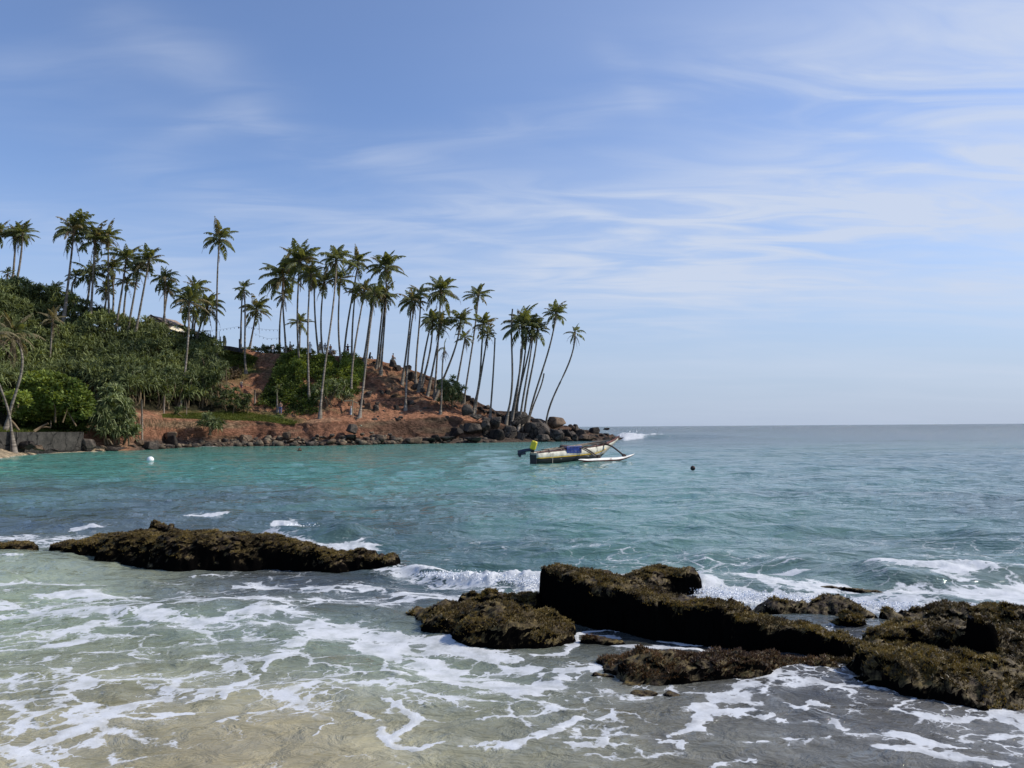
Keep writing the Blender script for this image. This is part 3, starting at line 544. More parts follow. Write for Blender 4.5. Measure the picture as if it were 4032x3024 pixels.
def reef(label, ctrl, weed='weed', tufts=9000, seed=1, rough=1.0, steep=6):
    """ctrl: (px, py of the water line in front, half width m, height m)"""
    pts = []
    for a, b_, wd, hh in ctrl:
        g = ground(a, b_); wd = wd*1.04; hh = hh*.96-.055*min(1, max(0, (.40-hh)/.18)); pts.append((g.x, g.y+wd, wd, hh))
    cx = sum(p[0] for p in pts)/len(pts); cy = sum(p[1] for p in pts)/len(pts)
    x0 = min(p[0]-p[2] for p in pts)-.35; x1 = max(p[0]+p[2] for p in pts)+.35; y0 = min(p[1]-p[2] for p in pts)-.35; y1 = max(p[1]+p[2] for p in pts)+.35
    st = 0.022 if (x1-x0)*(y1-y0) > 2.5 else 0.016; X, Y = np.meshgrid(np.arange(x0, x1, st), np.arange(y0, y1, st))
    wx = X+0.16*rough*fbm(X*2.2, Y*2.2, 4, seed*7+1); wy = Y+0.16*rough*fbm(X*2.2, Y*2.2, 4, seed*7+3)
    Z = np.full(X.shape, -0.3); QQ = np.ones(X.shape); N = len(pts)
    for i in range(N):
        ax, ay, aw, ah = pts[i]; bx, by, bw, bh = pts[min(i+1, N-1)]
        dx, dy = bx-ax, by-ay; L = dx*dx+dy*dy+1e-9; t = np.clip(((wx-ax)*dx+(wy-ay)*dy)/L, 0, 1)
        d = np.hypot(wx-ax-t*dx, wy-ay-t*dy); wd = aw+(bw-aw)*t; hh = ah+(bh-ah)*t; q = d/wd
        z = (hh+0.22)*(1-np.clip(q, 0, 1.4)**steep)-0.22; z = np.where(q > 1.0, -0.22-(q-1), z); QQ = np.where(z > Z, q, QQ); Z = np.maximum(Z, z)
    ins = sstep(-0.25, 0.05, Z)
    Z = Z+ins*rough*(0.085*fbm(X*2.6, Y*2.6, 4, seed*5+2)+0.05*np.abs(fbm(X*6.5, Y*6.5, 3, seed*5+4))+0.030*fbm(X*15, Y*15, 4, seed*5+6)+0.012*fbm(X*42, Y*42, 2, seed*5+8))
    Y2 = Y+ins*0.05*rough*fbm(X*7, Z*14, 3, seed+33); X2 = X+ins*0.03*rough*fbm(Y*9, Z*14, 3, seed+37)
    V = np.stack([X2-cx, Y2-cy, Z], -1).reshape(-1, 3); n, m_ = X.shape; idx = np.arange(n*m_).reshape(n, m_)
    F = np.stack([idx[:-1, :-1], idx[:-1, 1:], idx[1:, 1:], idx[1:, :-1]], -1).reshape(-1, 4)
    F = F[(V[F][:, :, 2] > -0.17).any(1)]; qf = QQ.ravel()[F[:, 0]]
    root = empty('reef_rock', (cx, cy, 0)); tag(root, label, 'rock', 'weed-covered rocks in the surf')
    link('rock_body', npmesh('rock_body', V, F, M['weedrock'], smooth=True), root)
    # tufts of weed on everything that faces up
    A = V[F[:, 0]]; nrm = np.cross(V[F[:, 1]]-A, V[F[:, 3]]-A); nrm /= np.linalg.norm(nrm, axis=1, keepdims=True)+1e-9
    ok = np.where((nrm[:, 2] > (0.55 if steep > 4 else .4)) & (A[:, 2] > 0.015) & (qf < (.80 if steep > 5 else .90)))[0]
    if len(ok) > 50:
        r_ = np.random.default_rng(seed); k = min(int(tufts*1.9), len(ok)*5); pick = r_.choice(ok, k)
        c = A[pick]+r_.uniform(-st, st, (k, 3))*[1, 1, 0]; mk = fbm((c[:, 0]+cx)*5, (c[:, 1]+cy)*5, 3, 77+seed) > -0.25; c = c[mk]; nn = nrm[pick][mk]; k = len(c)
        T = []; SH = []; base = np.clip(0.42+0.7*fbm((c[:, 0]+cx)*3.5, (c[:, 1]+cy)*3.5, 3, 79+seed), 0.05, 0.95)
        for j in range(3):
            an = r_.uniform(0, 6.28, k); sd = np.stack([np.cos(an), np.sin(an), np.zeros(k)], -1)*r_.uniform(.003, .0065, k)[:, None]
            tip = c+nn*r_.uniform(.003, .017, k)[:, None]+r_.normal(0, .007, (k, 3)); T.append(np.stack([c-sd-nn*.004, c+sd-nn*.004, tip], 1)); SH.append(np.stack([base*.45, base*.45, np.clip(base+r_.uniform(-.2, .3, k), 0, 1)], 1))
        T = np.concatenate(T); SH = np.concatenate(SH); o = link('seaweed', npmesh('seaweed', T.reshape(-1, 3), np.arange(len(T)*3).reshape(-1, 3), M[weed], [('shade', 'FLOAT', SH.ravel())], smooth=False), root); tag(o, kind='stuff')
    return root
reef('long low weedy rock lying alone in the surf at the left', [(225, 2176, .34, .18), (430, 2190, .58, .29), (700, 2208, .64, .33), (930, 2204, .56, .33), (1110, 2202, .38, .28), (1300, 2216, .32, .20), (1490, 2216, .22, .10)], seed=1, tufts=15000, steep=5)
reef('small block rising from the back of the long left rock', [(600, 2140, .22, .35), (690, 2142, .2, .27)], seed=2, tufts=900)
reef('tiny dark rock at the left edge of the photo', [(-90, 2188, .35, .19), (30, 2186, .30, .18), (90, 2182, .16, .10)], seed=3, tufts=1500)
reef('tall black-faced rock ridge running through the middle of the surf', [(2190, 2395, .18, .44), (2320, 2432, .28, .45), (2520, 2482, .27, .38), (2700, 2512, .26, .36), (2900, 2542, .25, .32), (3100, 2570, .23, .27), (3260, 2592, .22, .27), (3360, 2602, .18, .23), (3430, 2605, .14, .17)], seed=4, tufts=16000, steep=9, rough=0.8)
reef('brown weedy mound just in front of the black ridge at its left end', [(1610, 2440, .18, .07), (1750, 2490, .42, .21), (1950, 2540, .46, .27), (2110, 2552, .38, .22), (2210, 2510, .2, .12)], seed=5, tufts=15000, steep=4)
reef('low rock tucked behind the brown mound and the black ridge', [(1850, 2378, .16, .10), (1960, 2388, .2, .16), (2090, 2398, .22, .14)], seed=6, tufts=2500)
reef('weedy rock behind the black ridge beside the white water', [(2500, 2345, .35, .16), (2620, 2325, .34, .24), (2720, 2318, .22, .21)], seed=7, tufts=4500)
reef('flat weedy shelf with a water pool behind the right end of the ridge', [(3110, 2395, .30, .09), (3220, 2400, .22, .05), (3330, 2405, .32, .11), (3440, 2430, .22, .06)], seed=8, tufts=8000, steep=2.4)
reef('small round weedy hump between the ridge and the flat shelf', [(3330, 2480, .18, .14), (3420, 2482, .18, .11)], seed=9, tufts=3500, steep=3)
reef('broad weedy shelf along the right edge behind the big right rock', [(3570, 2435, .2, .07), (3680, 2450, .3, .10), (3820, 2465, .4, .14), (4040, 2480, .42, .16), (4300, 2520, .5, .17)], seed=10, tufts=12000, steep=2.6)
reef('big weedy rock at the right edge of the photo, nearest of all', [(3560, 2640, .24, .22), (3640, 2590, .28, .24), (3860, 2640, .36, .27), (4080, 2670, .42, .29), (4350, 2680, .5, .30), (4900, 2700, .6, .3), (4700, 2840, .6, .25), (4320, 2835, .6, .24), (4080, 2822, .60, .23), (3880, 2795, .55, .23), (3700, 2762, .44, .22), (3600, 2700, .30, .22), (3700, 2762, .46, .25)], seed=11, tufts=22000, steep=6)
reef('knob of weed standing on the big right rock', [(3890, 2650, .12, .44)], seed=12, tufts=1200, rough=0.5)
reef('low red-brown weedy rock awash in front of the ridge', [(2400, 2622, .17, .09), (2530, 2695, .36, .15), (2740, 2698, .38, .17), (2940, 2698, .35, .16), (3110, 2672, .26, .14), (3250, 2648, .17, .10)], 'weedred', seed=13, tufts=18000, steep=2.6)
reef('weedy lump at the lower left foot of the red-brown rock', [(2540, 2738, .10, .06), (2590, 2732, .08, .05)], 'weedred', seed=14, tufts=900, rough=0.5)
reef('weedy lump on the water between the red-brown rock and the foam', [(2680, 2742, .09, .05)], 'weedred', seed=15, tufts=700, rough=0.5)
reef('small rust coloured weed mound between the brown mound and the ridge', [(2330, 2532, .10, .06), (2430, 2540, .10, .05)], 'weedred', seed=16, tufts=2200, rough=0.6)
reef('tiny weedy rock left of the red-brown rock', [(2360, 2650, .05, .04), (2420, 2655, .04, .03)], 'weedred', seed=17, tufts=300, rough=0.4)
reef('weedy stepping rock joining the ridge to the big right rock', [(3300, 2640, .16, .08), (3430, 2640, .18, .11), (3520, 2610, .14, .09)], seed=18, tufts=4500, rough=0.8, steep=3)
reef('dark smooth rock showing through the white water at the right', [(3700, 2345, .14, .02), (3790, 2352, .14, .02)], seed=19, tufts=10, rough=0.5)
reef('thin dark rock edge awash in the foam behind the flat shelf', [(3220, 2300, .06, .0), (3300, 2304, .07, .01), (3470, 2320, .07, .01)], seed=20, tufts=10, rough=0.5)
# ------------------------------------------------------------------ boulders
def boulder_mesh(name, seed, mat, sub=3, cuts=11, soft=9.0, noise=0.05, flat=0.85):
    bm = bmesh.new(); bmesh.ops.create_icosphere(bm, subdivisions=sub, radius=1); me = bpy.data.meshes.new(name); bm.to_mesh(me); bm.free()
    r_ = np.random.default_rng(seed); co = np.empty(len(me.vertices)*3, np.float32); me.vertices.foreach_get('co', co); d = co.reshape(-1, 3).astype(float); d /= np.linalg.norm(d, axis=1, keepdims=True)
    N = r_.normal(size=(cuts, 3)); N /= np.linalg.norm(N, axis=1, keepdims=True); N = np.concatenate([N, np.array([[0.12, 0, 1], [0.9, 0.5, 0.2], [-0.8, -0.6, 0.3], [0.3, -1, 0.3], [0, 1, 0.]])]); N /= np.linalg.norm(N, axis=1, keepdims=True)
    D = np.concatenate([r_.uniform(0.66, 1.05, cuts), r_.uniform(0.66, 1.0, 5)])
    dp = np.maximum(d@N.T, 1e-3); rr = D[None]/dp; rad = (np.sum(rr**-soft, 1))**(-1/soft)
    rad *= 1+noise*fbm(d[:, 0]*3+seed, d[:, 1]*3+d[:, 2]*2.1, 4, seed)+noise*0.5*fbm(d[:, 0]*9+seed, d[:, 2]*9+d[:, 1]*5, 3, seed+3)
    v = d*rad[:, None]; v /= np.abs(v).max(0)[None]
    me.vertices.foreach_set('co', v.astype(np.float32).ravel()); me.polygons.foreach_set('use_smooth', [True]*len(me.polygons)); me.materials.append(mat); me.update(); return me
BG = {k: [boulder_mesh('boulder', 10+i+100*j, M[k], 4, r_c, sf, 0.045) for i, (r_c, sf) in enumerate([(7, 30), (10, 26), (13, 20), (9, 40), (16, 18), (6, 36), (8, 24), (11, 30)])] for j, k in enumerate(('granite', 'tanrock', 'blackrock'))}
def boulder(px, py, wpx, hpx, label, mat='granite', depth=None, deep=0.8, roll=0.0, group='boulders at the point', vi=None, name='boulder'):
    if depth is None:
        h = hit(px, py+hpx*0.3); depth = h.y
    c = at(px, py, depth); rx = wpx/2*depth/FPX*1.14; rz = hpx/2*depth/FPX*1.22
    me = BG[mat][(int(px+py) if vi is None else vi) % 8]
    o = link(name, me); o.location = c+Vector((0, rx*deep*0.4, 0)); o.scale = (rx, rx*deep, rz); o.rotation_euler = (random.uniform(-.06, .06), roll, random.choice([0, math.pi])+random.uniform(-.5, .5))
    return tag(o, label, 'boulder', group)
P_ = [
 (2027, 1652, 124, 66, 'broad brown top block of the point, palms growing behind it', 'granite', 108), (2003, 1708, 74, 62, 'upright dark block under the left end of the broad top block', 'granite', 105.5),
 (2056, 1709, 54, 60, 'cracked squarish block under the middle of the broad top block', 'granite', 105.2), (2122, 1696, 116, 84, 'largest sloping dark slab right of the squarish block', 'granite', 107),
 (2118, 1659, 56, 32, 'dark sloping rock between the twin palms and the lone leaning palm', 'granite', 110), (2188, 1664, 72, 40, 'sunlit tan boulder at the foot of the outermost palm', 'tanrock', 111),
 (2139, 1723, 48, 32, 'small round boulder low in front of the largest slab', 'granite', 103.5), (2194, 1711, 62, 56, 'blocky rock split by a grid of cracks behind the boat stern', 'granite', 105), (2226, 1702, 64, 52, 'dark rounded slab right of the grid-cracked rock', 'blackrock', 107.5),
 (2247, 1676, 36, 34, 'peaked brown boulder on the skyline past the tan boulder', 'tanrock', 112), (2270, 1685, 34, 36, 'second peaked brown boulder, just right of the first', 'granite', 112.5), (2290, 1706, 50, 36, 'smooth dark slab with a pale top edge near the tip', 'granite', 111),
 (2312, 1722, 62, 36, 'grey speckled slab at the water below the smooth slab', 'tanrock', 108), (2340, 1701, 40, 46, 'pointed black fin of rock standing on the tip', 'blackrock', 114), (2372, 1720, 36, 32, 'split black rock just right of the pointed fin', 'blackrock', 114), (2392, 1717, 34, 30, 'rounded black rock behind the boat prow', 'blackrock', 116),
 (2420, 1727, 36, 20, 'low brown rock right of the boat prow', 'granite', 117), (2449, 1727, 28, 16, 'last dark rock of the tip beside the breaking wave', 'blackrock', 118), (2235, 1730, 24, 16, 'small pale rock at the waterline behind the boat', 'tanrock', 105), (2266, 1722, 26, 30, 'upright grey stone with a pale edge at the waterline', 'granite', 107), (2350, 1727, 34, 18, 'low flat rock under the pointed fin', 'granite', 112),
 (1865, 1724, 68, 44, 'rounded black boulder with a light right side at the waterline', 'granite', 98.5), (1832, 1611, 58, 46, 'dark block with a flat pale top sitting on the red slope', 'granite', 103), (1867, 1634, 52, 34, 'broken dark rock just below the flat-topped block', 'granite', 102),
 (1908, 1672, 46, 44, 'upright brown block left of the broad top block', 'granite', 103), (1948, 1662, 50, 50, 'cube-like cracked boulder between two upright blocks', 'granite', 104.5), (1955, 1716, 78, 46, 'low wide black slab at the water below the cube-like boulder', 'blackrock', 103), (1905, 1712, 44, 50, 'black rock face left of the low wide slab', 'blackrock', 103.5),
 (1802, 1700, 60, 66, 'dark shadowed rock face in the bank', 'blackrock', 101), (1858, 1684, 74, 42, 'overhanging dark ledge above the rounded black boulder', 'granite', 102.5), (1686, 1727, 64, 36, 'wide brown boulder pile stone below the bank', 'granite', 96.5), (1713, 1719, 46, 34, 'black boulder beside the wide brown stone', 'blackrock', 97.5), (1764, 1721, 60, 38, 'two-faced grey boulder right of the black one', 'granite', 98),
 (1625, 1735, 58, 26, 'long low slab at the waterline below the bank', 'tanrock', 95.5), (1493, 1728, 52, 30, 'angular brown slab leaning on the foot of the bank', 'tanrock', 94), (1389, 1686, 58, 40, 'slab jutting out of the bank above the big upright boulder', 'granite', 93.5), (1379, 1714, 52, 46, 'big upright boulder at the foot of the bank, below the palm', 'granite', 92),
 (1129, 1715, 36, 26, 'tan rounded rock leaning on the red bank', 'tanrock', 92), (1145, 1733, 44, 22, 'tan slab in front of the rounded rock on the bank', 'tanrock', 91), (961, 1731, 56, 34, 'brown wedge-shaped boulder among the shore stones', 'tanrock', 90.5), (669, 1736, 72, 58, 'big dark boulder capped with red earth at the foot of the bank', 'blackrock', 84), (668, 1713, 50, 22, 'red earth cap on the big dark boulder', 'tanrock', 84.2),
 (590, 1757, 96, 42, 'wide pale-topped slab left of the red-capped boulder', 'granite', 79), (450, 1763, 96, 28, 'long flat grey slab under the front pandanus', 'granite', 74), (342, 1748, 58, 52, 'squarish reddish boulder at the end of the sea wall', 'granite', 72), (515, 1761, 42, 24, 'cracked grey boulder between the two long slabs', 'granite', 77), (543, 1744, 42, 26, 'brown boulder on the foot of the red bank', 'tanrock', 78.5), (398, 1757, 34, 20, 'brown stone between the squarish boulder and the flat slab', 'tanrock', 73),
 (98, 1751, 64, 36, 'dark wet boulder on the sand by the sea wall', 'blackrock', 63), (147, 1764, 42, 20, 'low greenish boulder on the sand by the sea wall', 'tanrock', 64), (215, 1771, 30, 9, 'flat stone half buried in the sand by the wall', 'granite', 67),
 (2390, 1689, 24, 8, 'distant dark reef rock breaking the sea beyond the point', 'blackrock', 230), (2985, 1717, 18, 7, 'lone dark rock awash far out to the right', 'blackrock', 150),
]
for a in P_:
    px, py, wp_, hp, lab, mt_, dep = a
    boulder(px, py, wp_, hp, lab, mt_, dep, group='boulders at the point' if px > 1780 else ('boulders along the foot of the bank' if px > 320 else 'boulders by the sea wall'))
CR = [(1545, 1430, 36, 30, 'dark seat-like boulder on the crest where a person sits', 'granite', 113.2), (1565, 1450, 28, 24, 'black boulder just downhill of the seat-like one', 'blackrock', None), (1474, 1427, 22, 15, 'small dark rock on the red crest between the palms', 'blackrock', None),
 (1525, 1546, 26, 18, 'black cubic rock halfway up the red slope', 'blackrock', None), (1546, 1558, 28, 18, 'low dark rock right of the cubic one', 'blackrock', None), (1449, 1552, 28, 32, 'tall dark outcrop at the edge of the bushes', 'granite', None), (1503, 1545, 22, 20, 'rounded dark rock left of the cubic one', 'granite', None),
 (1617, 1584, 32, 26, 'squat dark boulder behind a palm low on the red slope', 'granite', None), (1661, 1537, 26, 22, 'brown boulder on the upper right slope', 'granite', None), (1617, 1486, 32, 38, 'banded black outcrop beside the trunk near the crest', 'blackrock', None), (1638, 1522, 34, 28, 'rough dark outcrop below the banded one', 'granite', None),
 (1803, 1521, 16, 14, 'little rock on the skyline right of the pandanus', 'blackrock', 112), (1425, 1588, 34, 30, 'tan rocky heap in the red earth by the sign', 'tanrock', None), (1448, 1600, 28, 28, 'broken tan rock right of the heap by the sign', 'tanrock', None), (1480, 1606, 22, 30, 'jagged brown rock on the lower red slope', 'granite', None), (1560, 1607, 20, 22, 'small upright dark rock low on the slope', 'blackrock', None), (1527, 1574, 24, 12, 'low brown stone in the middle of the slope', 'granite', None)]
for px, py, wp_, hp, lab, mt_, dep in CR: boulder(px, py, wp_, hp, lab, mt_, dep, group='dark rocks on the red slope')
NUM = ['first', 'second', 'third', 'fourth', 'fifth', 'sixth', 'seventh', 'eighth', 'ninth', 'tenth', 'eleventh', 'twelfth', 'thirteenth', 'fourteenth', 'fifteenth', 'sixteenth', 'seventeenth', 'eighteenth', 'nineteenth', 'twentieth']
def name_row(items, marks, what, group):
    """items: (px, object, size word); tell each apart by its size and its place between things one can find"""
    cnt = {}
    for px, o, w_ in sorted(items, key=lambda q: q[0]):
        j = max([i for i, (mx, _) in enumerate(marks) if mx <= px] or [0]); key = (j, w_); c_ = cnt.get(key, 0); cnt[key] = c_+1
        lab = '%s from left, %s %s' % (NUM[min(c_, 19)], what % w_, marks[j][1]); assert len(lab.split()) <= 16, lab
        tag(o, lab, 'rock' if 'rock' in what else 'stone', group)
# broken black rock down the skyline edge
row = []
for i in range(34):
    t_ = i/33; px = 1600+t_*390+random.uniform(-12, 12); ln = np.interp(px, [1600, 1650, 1750, 1850, 1900, 1950, 2000], [1447, 1464, 1505, 1563, 1593, 1616, 1620])
    py = ln+random.uniform(0, 26); h = hit(px, py+4); big = random.random() < .5; wd_ = random.uniform(24, 36) if big else random.uniform(13, 20)
    row.append((px, boulder(px, py, wd_, wd_*random.uniform(.5, .75), 'x', random.choice(['blackrock', 'granite']), h.y, roll=random.uniform(-.4, .4)), 'large' if big else 'small'))
name_row(row, [(0, 'on the skyline edge above the pandanus clump'), (1735, 'on the skyline edge behind the pandanus clump'), (1810, 'on the skyline edge right of the pandanus clump'), (1880, 'on the skyline edge by the shared-foot palm pair'), (1935, 'on the skyline edge by the short bare trunk')], '%s black skyline rock', 'broken rocks down the skyline edge')
row = []
for i in range(48):
    px = random.uniform(1400, 1880); py = random.uniform(1585, 1655); h = hit(px, py); big = random.random() < .45; wd_ = random.uniform(16, 26) if big else random.uniform(8, 13)
    row.append((px, boulder(px, py, wd_, wd_*random.uniform(.5, .8), 'x', random.choice(['tanrock', 'granite', 'granite']), h.y, roll=random.uniform(-.4, .4)), 'bigger' if big else 'small'))
name_row(row, [(0, 'on the red earth right of the timber stand'), (1520, 'on the red earth left of the pale pair trunk'), (1600, 'on the red earth right of the pale pair trunk'), (1700, 'on the red earth below the pandanus clump'), (1790, 'on the red earth around the flat-topped block')], '%s loose rock', 'loose rocks on the lower slope')
# filling blocks of the point
row = []
for i in range(70):
    px = random.uniform(1800, 2440); top_ = np.interp(px, [1800, 1900, 2000, 2100, 2200, 2300, 2440], [1690, 1655, 1655, 1668, 1690, 1708, 1728]); py = random.uniform(top_, np.interp(px, [1800, 2440], [1742, 1734])); h = hit(px, py)
    big = random.random() < .45; wd_ = (random.uniform(34, 54) if big else random.uniform(16, 28))*(1 if px < 2250 else .6); dep_ = min(h.y, DW(px)+7)
    row.append((px, boulder(px, py, wd_, wd_*random.uniform(.55, .95), 'x', random.choice(['blackrock', 'granite', 'granite', 'tanrock']), dep_+.3, roll=random.uniform(-.35, .35)), 'large' if big else 'small'))
name_row(row, [(0, 'packed below the flat-topped block'), (1930, 'under the tall bare trunk'), (2010, 'in front of the broad brown top block'), (2090, 'packed round the largest sloping slab'), (2180, 'packed under the sunlit tan boulder'), (2260, 'packed under the peaked brown boulders'), (2350, 'packed on the tip past the pointed fin')], '%s filling rock', 'filling rocks of the point')
ST = [boulder_mesh('stone', 500+i, (M['stone'], M['tanrock'], M['granite'], M['stone'])[i % 4], 2, 8, 11, 0.06) for i in range(8)]
row = []
for q in range(296):
    px = random.uniform(545, 1950); g = random.random()
    tall = np.interp(px, [545, 700, 1000, 1200, 1300, 1480, 1600, 1800], [.5, .7, 1.0, 1.1, 1.6, 1.7, .9, .6]); dep = DW(px)+(-0.5+3.2*g); z = 0.0+tall*g*random.uniform(.5, 1.0)
    big = random.random() < .4; r_ = (random.uniform(.45, .74) if big else random.uniform(.24, .38))*(1-0.25*g); p = at(px, 1700, dep); p.z = z
    vi = random.randrange(8); o = link('stone', ST[vi]); o.location = p; o.scale = (r_, r_*random.uniform(.7, 1.1), r_*random.uniform(.55, .9)); o.rotation_euler = (random.uniform(-.35, .35), random.uniform(-.35, .35), random.uniform(0, 6.28))
    row.append((px, o, ('large ' if big else 'small ')+('tan' if vi % 4 == 1 else 'dark' if vi % 4 == 2 else 'grey-brown')+(', lower,' if g < .4 else ', upper,')))
mk_ = [(0, 'below the tall leaning pole'), (620, 'round the red-capped boulder'), (720, 'below the left part of the red bank'), (800, 'below the clump on the bank lip'), (880, 'left of the wedge-shaped boulder'), (960, 'right of the wedge-shaped boulder'), (1040, 'left of the tan boulder on the bank'), (1130, 'right of the tan boulder on the bank'), (1200, 'left of the longest trunk'), (1270, 'right of the longest trunk'), (1340, 'round the big upright boulder'), (1420, 'below the crossed palms'), (1500, 'right of the angular brown slab'), (1580, 'round the long low slab'), (1660, 'before the wide brown pile stone'), (1740, 'before the two-faced grey boulder'), (1830, 'round the rounded black boulder')]
name_row(row, mk_, '%s stone', 'loose stones along the waterline')
# ------------------------------------------------------------------ palms
def frond_mesh(name, mat, e0, curve, seed, n=34, leaf=0.25, droop=0.35, lo=0.0, ragged=0.15, width=0.021):
    """unit-length frond leaving the origin along +X at pitch e0, bending down by curve"""
    r_ = random.Random(seed); V = []; Fc = []; C = []; pts = []; x = z = 0.0; K = 14
    side = r_.uniform(-.10, .10)
    for i in range(K+1):
        t = i/K; a = e0-curve*t**1.3; pts.append(Vector((x, side*t*t, z))); x += math.cos(a)/K; z += math.sin(a)/K
    mb = MB(); mb.tube(pts, [0.016*(1-0.8*i/K) for i in range(K+1)], 4, True, 0.65)
    for i in range(n):
        t = 0.14+0.86*(i+0.5)/n; k = t*K; j = min(int(k), K-1); p = pts[j].lerp(pts[j+1], k-j); tg = (pts[min(j+1, K)]-pts[j]).normalized()
        prof = math.sin(math.pi*min(1, 0.18+0.80*t))**0.6*(0.55+0.45*(1-t))
        for s_ in (-1, 1):
            if r_.random() < ragged: continue
            lat = Vector((0, s_, 0)); L = leaf*prof*r_.uniform(.8, 1.15); up = tg.cross(lat)*s_*-1
            if up.z < 0: up = -up
            d1 = (lat*0.85+tg*0.6+Vector((0, 0, 0.10-droop*0.6))).normalized(); d2 = (lat*0.45+tg*0.45+Vector((0, 0, -droop*1.9-r_.uniform(0, .5)))).normalized()
            w_ = tg*width*r_.uniform(.7, 1.1); m1 = p+d1*L*0.5; m2 = m1+d2*L*0.5; sh = min(1, max(0, 0.45+r_.uniform(-.3, .3)))
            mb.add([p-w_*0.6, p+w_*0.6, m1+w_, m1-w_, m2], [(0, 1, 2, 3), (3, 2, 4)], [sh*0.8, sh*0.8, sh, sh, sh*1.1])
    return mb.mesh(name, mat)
FR = {}
for k_, (e0, cv) in {'up': (80, 55), 'high': (58, 75), 'mid': (33, 80), 'flat': (8, 62), 'low': (-18, 50), 'hang': (-48, 34)}.items():
    FR[k_] = [frond_mesh('frond', M['palmleaf'], R(e0), R(cv)*f*1.15, 31*i+len(k_)*7+e0, droop=0.32+0.2*i, leaf=0.37) for i, f in enumerate((0.8, 1.0, 1.3))]
for k_, (e0, cv) in {'dryup': (70, 60), 'dryflat': (25, 90), 'drylow': (-20, 60)}.items(): FR[k_] = [frond_mesh('frond', M['palmdry'], R(e0), R(cv)*f, 31*i+e0, droop=0.6, leaf=0.30, ragged=.25) for i, f in enumerate((0.8, 1.2))]
FR['dead'] = [frond_mesh('dead_frond', M['palmdead'], R(e0), R(cv), 900+e0, n=18, droop=1.0, ragged=0.35, leaf=0.2, width=0.017) for e0, cv in ((-55, 30), (-72, 14), (-30, 62), (-80, 6))]
FR['broken'] = [frond_mesh('dead_frond', M['palmdead'], R(e0), R(cv), 800+e0, n=16, droop=0.8, ragged=0.45, leaf=0.2, width=0.016) for e0, cv in ((15, 110), (-5, 85))]
coco = MB()
for i in range(7):
    a = i*0.9; coco.ball((0.24*math.cos(a), 0.24*math.sin(a), -0.12-0.07*(i % 3)), 0.13, 7, 5, 0.5)
COCO = coco.mesh('coconut_cluster', plain('coconut_husk', (0.10, 0.085, 0.03), 0.6), True)
cs = MB().tube([(0, 0, -0.35), (0, 0, 0.0), (0, 0, 0.35), (0, 0, 0.9)], [0.14, 0.19, 0.15, 0.03], 8, True, 0.6)
CROWNB = cs.mesh('crown_base', M['palmdead'], True)
def catmull(P, n=5):
    P = [Vector(p) for p in P]; Q = [P[0]*2-P[1]]+P+[P[-1]*2-P[-2]]; out = []
    for i in range(1, len(Q)-2):
        for j in range(n):
            t = j/n; a, b, c, d = Q[i-1:i+3]; out.append(0.5*((2*b)+(c-a)*t+(2*a-5*b+4*c-d)*t*t+(3*b-a-3*c+d)*t**3))
    out.append(P[-1]); return out
